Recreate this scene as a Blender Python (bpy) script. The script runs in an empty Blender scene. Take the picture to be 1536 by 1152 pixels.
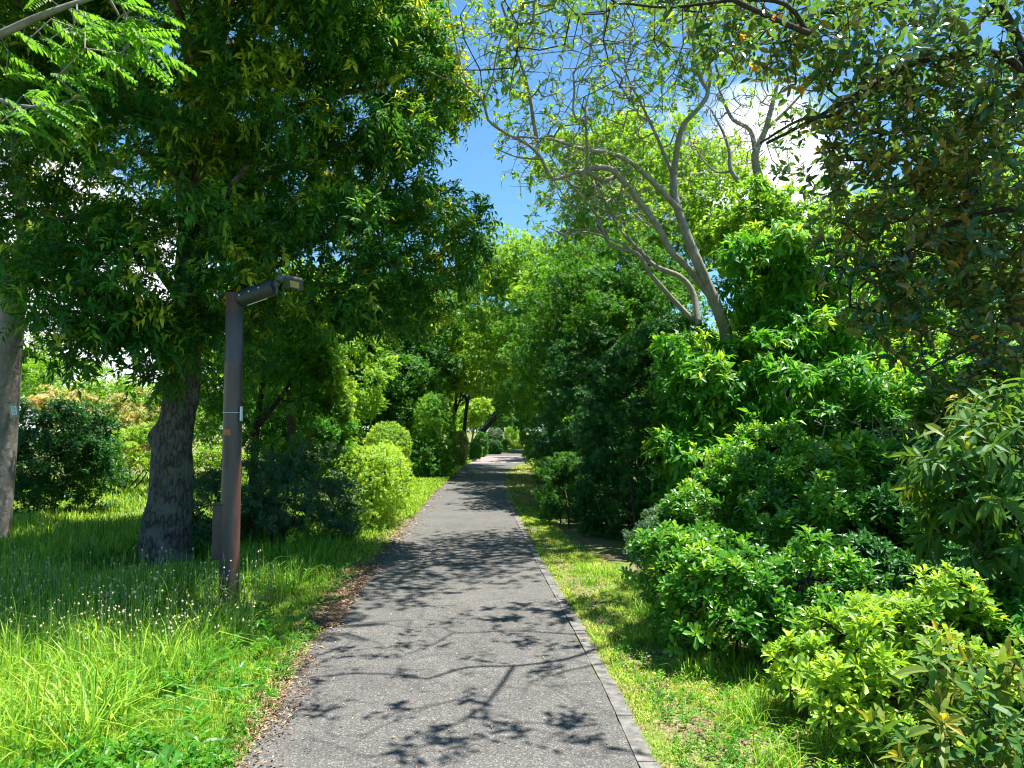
import bpy, math
import numpy as np
from mathutils import Vector
R = math.radians
C = bpy.context.scene.collection
rng = np.random.default_rng(7)
SUN_EL, SUN_AZ = R(75), R(75)      # azimuth clockwise from +Y (ahead) towards +X (right)
FPX = 1160.0; HY = 644.0; CX = 768.0; EYE = 1.6
PITCH = math.atan((HY-576)/FPX)

# ---------------------------------------------------------------- helpers
def P(px, py, Y):
    """world point on the sight line of a photo pixel at distance Y (used to read sizes and places off the photo)"""
    u = (576-py)/FPX
    dy = math.cos(PITCH)-u*math.sin(PITCH); dz = math.sin(PITCH)+u*math.cos(PITCH)
    t = Y/dy
    return np.array([(px-CX)/FPX*t, Y, EYE+dz*t])
def G(px, py):
    u = (576-py)/FPX
    dy = math.cos(PITCH)-u*math.sin(PITCH); dz = math.sin(PITCH)+u*math.cos(PITCH)
    t = -EYE/dz
    return np.array([(px-CX)/FPX*t, dy*t, 0.0])
def nrm(v):
    return v/np.maximum(np.linalg.norm(v, axis=-1, keepdims=True), 1e-9)
_K = np.random.default_rng(3).normal(size=(10, 3)); _PH = np.random.default_rng(4).uniform(0, 6.28, 10)
def noise(p, f):
    q = p*f
    return np.sin(q@_K[:5].T*2.0+_PH[:5]).sum(-1)/3.2 + 0.5*np.sin(q@_K[5:].T*4.3+_PH[5:]).sum(-1)/3.2

def mesh(name, v, f, mats, parent=None, smooth=False, mi=None, tone=None, origin=None):
    """f: (n,k) index array or list of lists"""
    me = bpy.data.meshes.new(name)
    v = np.asarray(v, dtype=np.float32)
    if origin is not None: v = v-np.asarray(origin, dtype=np.float32)
    if isinstance(f, np.ndarray):
        n, k = f.shape; li = f.ravel(); ls = np.arange(n)*k; 
    else:
        n = len(f); ls = np.cumsum([0]+[len(x) for x in f])[:-1]; li = np.concatenate([np.asarray(x) for x in f])
    me.vertices.add(len(v)); me.vertices.foreach_set('co', v.ravel())
    me.loops.add(len(li)); me.loops.foreach_set('vertex_index', li.astype(np.int32))
    me.polygons.add(n); me.polygons.foreach_set('loop_start', ls.astype(np.int32))
    if mi is not None: me.polygons.foreach_set('material_index', np.asarray(mi, dtype=np.int32))
    me.polygons.foreach_set('use_smooth', np.full(n, smooth))
    if tone is not None:
        a = me.attributes.new('tone', 'FLOAT', 'FACE'); a.data.foreach_set('value', np.asarray(tone, dtype=np.float32))
    me.update(calc_edges=True)
    for m in (mats if isinstance(mats, (list, tuple)) else [mats]): me.materials.append(m)
    o = bpy.data.objects.new(name, me); C.objects.link(o)
    if parent is not None: o.parent = parent
    return o
def tag(o, label=None, cat=None, group=None, kind=None):
    if label: o['label'] = label
    if cat: o['category'] = cat
    if group: o['group'] = group
    if kind: o['kind'] = kind
    return o
def empty(name, loc, label, cat, group=None):
    o = bpy.data.objects.new(name, None); C.objects.link(o); o.location = loc
    o.empty_display_size = .2
    return tag(o, label, cat, group)

class MB:
    def __init__(s): s.v = []; s.f = []; s.n = 0
    def add(s, v, f):
        s.v.append(np.asarray(v, float)); s.f += [[i+s.n for i in x] for x in f]; s.n += len(v); return s
    def box(s, c, d, M=None, bev=0.0):
        c = np.array(c, float); d = np.array(d, float)/2
        if bev <= 0:
            v = np.array([[x, y, z] for x in (-1, 1) for y in (-1, 1) for z in (-1, 1)])*d
            f = [[0, 1, 3, 2], [4, 6, 7, 5], [0, 4, 5, 1], [2, 3, 7, 6], [0, 2, 6, 4], [1, 5, 7, 3]]
        else:
            bx, by = d[0]-bev, d[1]-bev
            ring = [(-bx, -d[1]), (bx, -d[1]), (d[0], -by), (d[0], by), (bx, d[1]), (-bx, d[1]), (-d[0], by), (-d[0], -by)]
            v = []
            for z, q in ((-d[2], 1-bev/max(d[0], .001)), (-d[2]+bev, 1), (d[2]-bev, 1), (d[2], 1-bev/max(d[0], .001))):
                v += [(x*q, y*q, z) for x, y in ring]
            v = np.array(v); f = [list(range(7, -1, -1)), list(range(24, 32))]
            for r in range(3):
                for i in range(8): f.append([r*8+i, r*8+(i+1) % 8, (r+1)*8+(i+1) % 8, (r+1)*8+i])
        if M is not None: v = v@np.array(M).T
        return s.add(v+c, f)
    def tube(s, pts, rad, k=12, cap=True):
        pts = np.asarray(pts, float); n = len(pts); rad = np.broadcast_to(np.asarray(rad, float), (n,))
        t = nrm(np.gradient(pts, axis=0)); a = nrm(np.cross(t[0], [0.3, 1, .1]))
        v = []
        for i in range(n):
            a = nrm(a-t[i]*np.dot(a, t[i])); b = np.cross(t[i], a)
            th = np.arange(k)*2*np.pi/k
            v.append(pts[i]+rad[i]*(np.cos(th)[:, None]*a+np.sin(th)[:, None]*b))
        v = np.concatenate(v); f = []
        for i in range(n-1):
            for j in range(k): f.append([i*k+j, i*k+(j+1) % k, (i+1)*k+(j+1) % k, (i+1)*k+j])
        if cap: f.append(list(range(k-1, -1, -1))); f.append([(n-1)*k+j for j in range(k)])
        return s.add(v, f)
    def build(s, name, m, parent=None, smooth=False, origin=None):
        return mesh(name, np.concatenate(s.v), s.f, m, parent, smooth, origin=origin)

def catmull(pts, step=0.12):
    pts = np.asarray(pts, float)
    if len(pts) < 3:
        n = max(2, int(np.linalg.norm(pts[-1]-pts[0])/step)+1)
        return pts[0]+(pts[-1]-pts[0])*np.linspace(0, 1, n)[:, None]
    q = np.vstack([2*pts[0]-pts[1], pts, 2*pts[-1]-pts[-2]]); out = []
    for i in range(1, len(q)-2):
        n = max(2, int(np.linalg.norm((q[i+1]-q[i])[:3])/step)); t = np.linspace(0, 1, n, endpoint=False)[:, None]
        out.append(.5*((2*q[i])+(-q[i-1]+q[i+1])*t+(2*q[i-1]-5*q[i]+4*q[i+1]-q[i+2])*t*t+(-q[i-1]+3*q[i]-3*q[i+1]+q[i+2])*t**3))
    return np.vstack(out+[pts[-1:]])

# ---------------------------------------------------------------- materials
def newmat(name):
    m = bpy.data.materials.new(name); m.use_nodes = True; nt = m.node_tree; nt.nodes.clear()
    out = nt.nodes.new('ShaderNodeOutputMaterial'); return m, nt, nt.nodes, nt.links, out
def ramp(n, stops):
    r = n.new('ShaderNodeValToRGB'); e = r.color_ramp.elements
    while len(e) < len(stops): e.new(.5)
    for i, (p, c) in enumerate(stops): e[i].position = p; e[i].color = (*c, 1)
    return r
LEAF_GAIN = 1.3
def leaf_mat(name, stops, under=None, rough=.42, spec=.45, trans=.38, tcol=1.6):
    m, nt, n, l, out = newmat(name)
    at = n.new('ShaderNodeAttribute'); at.attribute_name = 'tone'
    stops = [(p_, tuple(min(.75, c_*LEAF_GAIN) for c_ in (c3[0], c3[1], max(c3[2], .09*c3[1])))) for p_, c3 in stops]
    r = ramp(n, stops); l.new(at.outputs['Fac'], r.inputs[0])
    col = r.outputs[0]
    if under:
        g = n.new('ShaderNodeNewGeometry'); mx = n.new('ShaderNodeMix'); mx.data_type = 'RGBA'
        r2 = ramp(n, under); l.new(at.outputs['Fac'], r2.inputs[0])
        l.new(g.outputs['Backfacing'], mx.inputs[0]); l.new(col, mx.inputs[6]); l.new(r2.outputs[0], mx.inputs[7]); col = mx.outputs[2]
    b = n.new('ShaderNodeBsdfPrincipled'); b.inputs['Roughness'].default_value = rough; b.inputs['Specular IOR Level'].default_value = spec
    l.new(col, b.inputs['Base Color'])
    t = n.new('ShaderNodeBsdfTranslucent'); hs = n.new('ShaderNodeMix'); hs.data_type = 'RGBA'; hs.blend_type = 'MULTIPLY'; hs.inputs[0].default_value = 1
    l.new(r.outputs[0], hs.inputs[6]); hs.inputs[7].default_value = (tcol*1.45, tcol*1.12, tcol*.5, 1); l.new(hs.outputs[2], t.inputs[0])
    ms = n.new('ShaderNodeMixShader'); ms.inputs[0].default_value = trans
    l.new(b.outputs[0], ms.inputs[1]); l.new(t.outputs[0], ms.inputs[2]); l.new(ms.outputs[0], out.inputs[0])
    return m
def bark(name, c0, c1, scale=14, stretch=.25, bump=.6, lich=None):
    m, nt, n, l, out = newmat(name)
    tc = n.new('ShaderNodeTexCoord'); mp = n.new('ShaderNodeMapping'); mp.inputs['Scale'].default_value = (1, 1, stretch)
    l.new(tc.outputs['Object'], mp.inputs[0])
    ns = n.new('ShaderNodeTexNoise'); ns.inputs['Scale'].default_value = scale; ns.inputs['Detail'].default_value = 8; ns.inputs['Roughness'].default_value = .7
    l.new(mp.outputs[0], ns.inputs[0])
    vo = n.new('ShaderNodeTexVoronoi'); vo.feature = 'DISTANCE_TO_EDGE'; vo.inputs['Scale'].default_value = scale*1.6
    ds = n.new('ShaderNodeVectorMath'); ds.operation = 'MULTIPLY_ADD'; l.new(ns.outputs['Color'], ds.inputs[0]); ds.inputs[1].default_value = (.12,)*3; l.new(mp.outputs[0], ds.inputs[2])
    l.new(ds.outputs[0], vo.inputs[0])
    r = ramp(n, [(.25, c0), (.75, c1)]); l.new(ns.outputs[0], r.inputs[0]); col = r.outputs[0]
    r3 = ramp(n, [(0, (.22,)*3), (.2, (1,)*3)]); l.new(vo.outputs[0], r3.inputs[0])
    mm = n.new('ShaderNodeMix'); mm.data_type = 'RGBA'; mm.blend_type = 'MULTIPLY'; mm.inputs[0].default_value = bump; l.new(col, mm.inputs[6]); l.new(r3.outputs[0], mm.inputs[7]); col = mm.outputs[2]
    if lich:
        n2 = n.new('ShaderNodeTexNoise'); n2.inputs['Scale'].default_value = 5; n2.inputs['Detail'].default_value = 5; l.new(tc.outputs['Object'], n2.inputs[0])
        rr = ramp(n, [(.5, (0,)*3), (.62, (1,)*3)]); l.new(n2.outputs[0], rr.inputs[0])
        mx = n.new('ShaderNodeMix'); mx.data_type = 'RGBA'; l.new(rr.outputs[0], mx.inputs[0]); l.new(col, mx.inputs[6]); mx.inputs[7].default_value = (*lich, 1); col = mx.outputs[2]
    b = n.new('ShaderNodeBsdfPrincipled'); b.inputs['Roughness'].default_value = .85; b.inputs['Specular IOR Level'].default_value = .2
    l.new(col, b.inputs['Base Color'])
    ad = n.new('ShaderNodeMath'); ad.operation = 'ADD'; l.new(ns.outputs[0], ad.inputs[0]); l.new(vo.outputs[0], ad.inputs[1])
    bp = n.new('ShaderNodeBump'); bp.inputs['Strength'].default_value = bump; bp.inputs['Distance'].default_value = .06
    l.new(ad.outputs[0], bp.inputs['Height']); l.new(bp.outputs[0], b.inputs['Normal'])
    l.new(b.outputs[0], out.inputs[0]); return m
def plain(name, c, rough=.5, metal=0, spec=.5, var=.15, scale=20, emit=None):
    m, nt, n, l, out = newmat(name)
    b = n.new('ShaderNodeBsdfPrincipled'); b.inputs['Roughness'].default_value = rough; b.inputs['Metallic'].default_value = metal; b.inputs['Specular IOR Level'].default_value = spec
    tc = n.new('ShaderNodeTexCoord'); ns = n.new('ShaderNodeTexNoise'); ns.inputs['Scale'].default_value = scale; ns.inputs['Detail'].default_value = 5
    l.new(tc.outputs['Object'], ns.inputs[0])
    r = ramp(n, [(.3, tuple(x*(1-var) for x in c)), (.7, tuple(min(1, x*(1+var)) for x in c))]); l.new(ns.outputs[0], r.inputs[0]); l.new(r.outputs[0], b.inputs['Base Color'])
    l.new(b.outputs[0], out.inputs[0]); return m

L = {}
L['evergreen'] = leaf_mat('evergreen_leaf', [(0, (.016, .08, .014)), (.5, (.035, .14, .018)), (.8, (.15, .25, .014)), (1, (.32, .38, .02))], rough=0.50, spec=0.25, trans=.36)
L['locust'] = leaf_mat('feathery_leaf', [(0, (.03, .13, .01)), (1, (.10, .25, .02))], rough=.5, trans=.5)
L['light'] = leaf_mat('light_leaf', [(0, (.06, .17, .012)), (.6, (.12, .25, .02)), (1, (.26, .34, .03))], rough=.45, trans=.55)
L['mid'] = leaf_mat('mid_green_leaf', [(0, (.02, .09, .010)), (.7, (.045, .16, .012)), (1, (.17, .26, .012))], rough=0.48, spec=0.30, trans=.4)
L['hedge'] = leaf_mat('hedge_leaf', [(0, (.012, .065, .012)), (.7, (.028, .125, .018)), (1, (.09, .21, .02))], rough=0.42, spec=0.32, trans=.25)
L['glossy'] = leaf_mat('glossy_paddle_leaf', [(0, (.03, .12, .01)), (.5, (.07, .22, .012)), (1, (.26, .38, .02))], rough=.27, spec=.55, trans=.36)
L['fresh'] = leaf_mat('fresh_leaf', [(0, (.025, .12, .008)), (.6, (.06, .22, .010)), (1, (.24, .36, .015))], rough=0.42, spec=0.35, trans=.45)
L['lime'] = leaf_mat('lime_leaf', [(0, (.10, .22, .008)), (.6, (.20, .34, .010)), (1, (.38, .45, .02))], rough=.42, trans=.45)
L['grey'] = leaf_mat('greyish_leaf', [(0, (.035, .09, .04)), (.7, (.06, .14, .06)), (1, (.13, .2, .06))], rough=0.45, spec=0.40, trans=.3)
L['orange'] = leaf_mat('orange_leaf', [(0, (.10, .20, .04)), (.5, (.26, .32, .10)), (.8, (.48, .40, .22)), (1, (.55, .30, .18))], rough=.45, trans=.4, tcol=1.1)
L['magnolia'] = leaf_mat('magnolia_leaf', [(0, (.02, .065, .018)), (.8, (.035, .09, .02)), (.9, (.14, .2, .015)), (.985, (.2, .2, .02)), (1, (.5, .2, .02))],
    under=[(0, (.20, .14, .04)), (.5, (.36, .26, .07)), (.9, (.34, .34, .04)), (.985, (.4, .3, .03)), (1, (.5, .2, .02))], rough=.24, spec=.9, trans=.36, tcol=2.8)
L['loquat'] = leaf_mat('loquat_leaf', [(0, (.03, .10, .02)), (.5, (.06, .14, .02)), (.8, (.15, .17, .02)), (1, (.28, .22, .03))], rough=.5, spec=.28, trans=.4)
B = {}
B['evergreen'] = bark('rough_grey_bark', (.085, .075, .062), (.26, .235, .20), 12, .3, .95, (.2, .2, .165))
B['slim'] = bark('pale_grey_bark', (.16, .15, .13), (.30, .28, .25), 8, .5, .3)
B['grey'] = bark('smooth_grey_bark', (.19, .175, .145), (.36, .33, .285), 7, .5, .25)
B['dark'] = bark('dark_bark', (.03, .025, .02), (.09, .075, .06), 12, .3, .6)
B['twig'] = bark('dry_twig_bark', (.22, .17, .10), (.38, .30, .18), 20, .5, .3)

# ---------------------------------------------------------------- foliage
def blob(px, py, Y, rx, rz, ry=None, p=2.0):
    c = P(px, py, Y); k = Y/FPX
    return (c[0], c[1], c[2], rx*k, (rx*k if ry is None else ry), rz*k, p)
def sample(blobs, n, lo=.55, lump=.16, lf=1.6, gap=-.9, seed=0, zmin=.05, tuft=None):
    if tuft:
        c, o_, _ = sample(blobs, tuft[0], max(lo, .45), lump, lf, gap, seed, zmin)
        g = np.random.default_rng(seed+77); M = len(c); R_ = tuft[1]*g.uniform(.55, 1.35, M); w = R_**2; w /= w.sum(); i = g.choice(M, n*2, p=w)
        d = nrm(g.normal(size=(n*2, 3))+np.array([0, 0, .45])+o_[i]*.35); r = 1-.45*g.uniform(0, 1, n*2)**1.5
        fl = tuft[2] if len(tuft) > 2 else .6
        pos = c[i]+d*(R_[i]*r)[:, None]*np.array([1, 1, fl]); k = pos[:, 2] > zmin
        return pos[k][:n], nrm(d*np.array([1, 1, 1/fl]))[k][:n], r[k][:n]*1.0
    g = np.random.default_rng(seed+100)
    b = np.array(blobs); w = (b[:, 3]*b[:, 5]+b[:, 3]*b[:, 4]+b[:, 4]*b[:, 5]); w /= w.sum()
    P_, O_, S_ = [], [], []
    tot = 0
    while tot < n:
        m = int(n*1.5)+10; i = g.choice(len(b), m, p=w)
        d = nrm(g.normal(size=(m, 3))); p = b[i, 6:7]
        ds = d/np.power((np.abs(d)**p).sum(-1, keepdims=True), 1/p)
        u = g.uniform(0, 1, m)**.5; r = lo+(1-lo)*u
        pos = b[i, :3]+ds*b[i, 3:6]*r[:, None]
        amp = 1+lump*noise(b[i, :3]+d*b[i, 3:6], lf)+lump*.5*noise(b[i, :3]+d*b[i, 3:6]+5, lf*2.6)+np.where(g.uniform(0, 1, m) < .07, g.uniform(.04, .2, m), 0)*min(1.2, lump/.12)
        pos = b[i, :3]+(pos-b[i, :3])*amp[:, None]
        keep = (noise(pos+7.7, lf*1.7) > gap) & (pos[:, 2] > zmin)
        # drop what lies deep inside another lump
        for q in b:
            e = np.abs((pos-q[:3])/q[3:6]); e = (e**q[6]).sum(-1)**(1/q[6]); keep &= e > lo*.9
        pos, d, r = pos[keep], nrm(d/b[i, 3:6])[keep], r[keep]
        P_.append(pos); O_.append(d); S_.append(r); tot += len(pos)
        if len(P_) > 60: break
    return np.concatenate(P_)[:n], np.concatenate(O_)[:n], np.concatenate(S_)[:n]

def leaf_faces(base, d, nn, Ln, W, tone, lod, curve=.18, fold=.18, wide=.45):
    pad = wide > .6
    """build leaves: base points, direction, normal, length, width"""
    w = nrm(np.cross(d, nn)); nn = np.cross(w, d); m = len(base)
    Ln = Ln[:, None]; W = W[:, None]
    if lod == 0:
        v = np.stack([base, base+d*Ln*wide+w*W*.5, base+d*Ln-nn*Ln*curve, base+d*Ln*wide-w*W*.5], 1)
        f = np.arange(m)[:, None]*4+np.arange(4)[None]
        return v.reshape(-1, 3), f, tone
    if lod == 1:
        mid = base+d*Ln*wide
        v = np.stack([base, mid+w*W*.5+nn*W*fold, base+d*Ln-nn*Ln*curve, mid-w*W*.5+nn*W*fold, mid], 1)
        f = (np.arange(m)[:, None, None]*5+np.array([[0, 1, 2, 4], [0, 4, 2, 3]])[None]).reshape(-1, 4)
        return v.reshape(-1, 3), f, np.repeat(tone, 2)
    u1, u2, w1, w2 = (.42, .8, .30, .52) if pad else (.34, .7, .47, .44)
    m1 = base+d*Ln*u1; m2 = base+d*Ln*u2-nn*Ln*curve*.45; tip = base+d*Ln-nn*Ln*curve*1.1
    v = np.stack([base, m1+w*W*w1+nn*W*fold, m1, m1-w*W*w1+nn*W*fold, m2+w*W*w2+nn*W*fold, m2, m2-w*W*w2+nn*W*fold, tip], 1)
    fs = np.array([[0, 1, 2], [0, 2, 3], [1, 4, 5], [1, 5, 2], [2, 5, 6], [2, 6, 3], [4, 7, 5], [5, 7, 6]])
    f = (np.arange(m)[:, None, None]*8+fs[None]).reshape(-1, 3)
    return v.reshape(-1, 3), f, np.repeat(tone, 8)

def clusters(pos, out, k, Ln, W, style='spray', lod=1, seed=0, up=.5, jit=.5, droop=.2, twig=None, tonebase=0., tonevar=.5, tip=.35, curve=.18, fold=.18, wide=.45, lenvar=.3, shell=None, tj=.1, nj=.2):
    g = np.random.default_rng(seed+11); n = len(pos)
    ax = nrm(out*.7+np.array([0, 0, up])+g.normal(size=(n, 3))*jit)
    twig = Ln*1.6 if twig is None else twig
    j = np.arange(k); a0 = g.uniform(0, 6.28, n)
    ref = nrm(np.cross(ax, g.normal(size=(n, 3)))); ref2 = np.cross(ax, ref)
    ang = a0[:, None]+j[None]*2.39996 if style == 'rosette' else a0[:, None]+(j[None] % 2)*np.pi+g.normal(size=(n, k))*.35
    per = ref[:, None]*np.cos(ang)[..., None]+ref2[:, None]*np.sin(ang)[..., None]
    if style == 'rosette':
        t = j/max(k-1, 1); bs = pos[:, None]+ax[:, None]*(t*twig*.35)[None, :, None]
        el = (.15+.75*t)[None, :, None]
        d = nrm(per*(1-el*.55)+ax[:, None]*el+g.normal(size=(n, k, 3))*.16-np.array([0, 0, droop]))
        nn = nrm(ax[:, None]*1.+np.array([0, 0, .35])-per*.35*el+g.normal(size=(n, k, 3))*nj)
    else:
        t = (j+.3)/k; sag = (t**2)[None, :, None]*twig*droop*np.array([0, 0, 1.])
        bs = pos[:, None]+ax[:, None]*((t-.5)*twig)[None, :, None]-sag
        d = nrm(per*.8+ax[:, None]*.65-np.array([0, 0, droop])*(.4+t[None, :, None])+g.normal(size=(n, k, 3))*.25)
        nn = nrm(np.array([0, 0, .8])+ax[:, None]*.4+out[:, None]*.3+g.normal(size=(n, k, 3))*.35)
    m = n*k; ctone = g.uniform(0, tonevar, n)+tonebase+.22*noise(pos, 1.3)
    tone = ctone[:, None]+g.normal(size=(n, k))*tj
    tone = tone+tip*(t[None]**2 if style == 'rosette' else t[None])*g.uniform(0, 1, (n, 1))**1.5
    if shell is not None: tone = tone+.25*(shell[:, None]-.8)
    sc = g.uniform(1-lenvar, 1+lenvar, (n, k))*(g.uniform(.8, 1.15, (n, 1)))
    if style == 'rosette': sc = sc*(1-.35*t[None])
    return leaf_faces(bs.reshape(m, 3), d.reshape(m, 3), nn.reshape(m, 3), (Ln*sc).reshape(m), (W*sc).reshape(m), np.clip(tone, 0, 1).reshape(m), lod, curve, fold, wide)

def join(parts):
    v, f, t, o = [], [], [], 0
    for a, b, c in parts: v.append(a); f.append(b+o); t.append(c); o += len(a)
    return np.concatenate(v), np.concatenate(f), np.concatenate(t)

def grow(main, targets, g, seg=.22, wob=.05, sag=0.0, maxd=None):
    """main: list of (points, radii) limbs; every target point gets a twig to the nearest wood already there"""
    pts = np.concatenate([m[0] for m in main]); n0 = len(pts)
    N = n0+len(targets)*14+10; X = np.zeros((N, 3)); X[:n0] = pts; par = np.full(N, -1); cnt = n0
    d0 = np.array([np.min(((pts-t)**2).sum(1)) for t in targets]); edges = []
    for i in np.argsort(d0):
        t = targets[i]; dd = ((X[:cnt]-t)**2).sum(1); j = int(np.argmin(dd)); dist = math.sqrt(dd[j])
        if maxd and dist > maxd: continue
        s = min(13, max(1, int(dist/seg))); a = X[j].copy(); off = g.normal(size=3)*wob*dist; pj = j
        for q in range(1, s+1):
            u = q/s; x = a+(t-a)*u+off*math.sin(u*math.pi)*2+np.array([0, 0, -sag*dist*math.sin(u*math.pi)])+(g.normal(size=3)*wob*.12 if q < s else 0)
            X[cnt] = x; par[cnt] = pj; pj = cnt; cnt += 1
            if cnt >= N: break
        if cnt >= N: break
    return X[:cnt], par[:cnt], n0
def wood(main, targets, g, r0=.004, pw=2.3, rmax=.05, k=5, **kw):
    """returns verts, faces of limbs plus grown twigs"""
    mb = MB()
    for p, r in main: mb.tube(p, r, 14 if np.max(r) > .04 else 7, cap=True)
    V = [np.concatenate(mb.v)] if mb.v else []; F = list(mb.f); off = mb.n
    if len(targets):
        X, par, n0 = grow(main, targets, g, **kw); n = len(X)
        acc = np.zeros(n); child = np.zeros(n, int); np.add.at(child, par[n0:], 1)
        for i in range(n-1, n0-1, -1):
            if child[i] == 0: acc[i] += r0**pw
            acc[par[i]] += acc[i]
        rad = np.minimum(np.maximum(acc, r0**pw)**(1/pw), rmax)
        i = np.arange(n0, n); a, b = X[par[i]], X[i]; ra = np.minimum(np.where(par[i] < n0, rad[i]*1.05, rad[par[i]]), rad[i]*1.6); rb = rad[i]
        t = nrm(b-a); u = nrm(np.cross(t, [.31, .22, .93])); w = np.cross(t, u); th = np.arange(k)*2*np.pi/k
        ring = np.cos(th)[None, :, None]*u[:, None]+np.sin(th)[None, :, None]*w[:, None]
        va = (a-t*ra[:, None]*.3)[:, None]+ring*ra[:, None, None]; vb = (b+t*rb[:, None]*.3)[:, None]+ring*rb[:, None, None]
        vv = np.concatenate([va, vb], 1).reshape(-1, 3); e = np.arange(len(i))[:, None, None]*(2*k)
        jj = np.arange(k); ff = np.stack([jj, (jj+1) % k, (jj+1) % k+k, jj+k], 1)[None]+e+off
        V.append(vv); F = F+ff.reshape(-1, 4).tolist()
    return np.concatenate(V), F

def limb(pix, Y0, Y1, r0, r1, step=.1, wig=.0, ylist=None):
    n = len(pix); Y = ylist if ylist is not None else [Y0+(Y1-Y0)*i/(n-1)+wig*math.sin(i*1.7) for i in range(n)]
    p = catmull([P(a, b, y) for (a, b), y in zip(pix, Y)], step); s = np.linspace(0, 1, len(p)); return p, r0+(r1-r0)*s**.9

def plant(name, label, cat, base, blobs, leaf, ncl, k, Ln, W, style='spray', lod=1, seed=0, bark_='dark', stems=3, stem_r=.02, twigs=400, r0=.004,
          group=None, trunk=None, lo=.5, lump=.24, lf=1.9, gap=-.75, loc=None, zmin=.05, tuft=None, rmax=.03, **kw):
    g = np.random.default_rng(seed+500)
    base = np.array(base, float)
    o = empty(name, base, label, cat, group)
    pos, out, sh = sample(blobs, ncl, lo, lump, lf, gap, seed, zmin, tuft)
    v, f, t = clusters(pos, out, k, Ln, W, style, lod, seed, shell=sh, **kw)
    crown = mesh('crown' if trunk is not None or stems == 1 else 'foliage', v, f, L[leaf], o, tone=t, origin=base)
    if trunk is None:
        bb = np.array(blobs); main = []
        for s in range(stems):
            b = bb[s % len(bb)]; a = base+np.array([g.normal()*.12*min(1, b[3]), g.normal()*.12*min(1, b[4]), -.05]); e = b[:3]+g.normal(size=3)*b[3:6]*.25
            mid = (a+e)/2+g.normal(size=3)*.06*np.linalg.norm(e-a)
            p = catmull([a, mid, e], .15); main.append((p, np.linspace(stem_r, stem_r*.35, len(p))))
    else: main = trunk
    if twigs:
        idx = g.choice(len(pos), min(twigs, len(pos)), replace=False)
        vv, ff = wood(main, pos[idx], g, r0=r0, rmax=rmax)
    else: vv, ff = wood(main, [], g)
    mesh('trunk' if crown.name.startswith('crown') else 'stems', vv, ff, B[bark_], o, smooth=True, origin=base)
    return o

# ---------------------------------------------------------------- path, ground
PY = np.array([-8., 3.0, 5.87, 8.2, 12.7, 19.3, 25.8, 31, 34, 40, 49.5, 55, 60, 66, 74])
PL = np.array([-.87, -1.19, -1.46, -1.58, -1.74, -1.94, -2.0, -2.07, -2.05, -1.95, -1.6, -.8, 0.3, 2.2, 6.0])
PRY = np.array([-8., 3.0, 3.65, 4.81, 6.38, 9.5, 16., 20.4, 24, 28, 31, 34, 40, 50, 60, 66, 74])
PR = np.array([1.05, .74, .683, .65, .561, .36, .03, -.17, -.2, -.2, -.2, .2, .75, 1.0, 1.6, 3.6, 8.0])
def left_edge(y): return np.interp(y, PY, PL)
def right_edge(y): return np.interp(y, PRY, PR)

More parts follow.
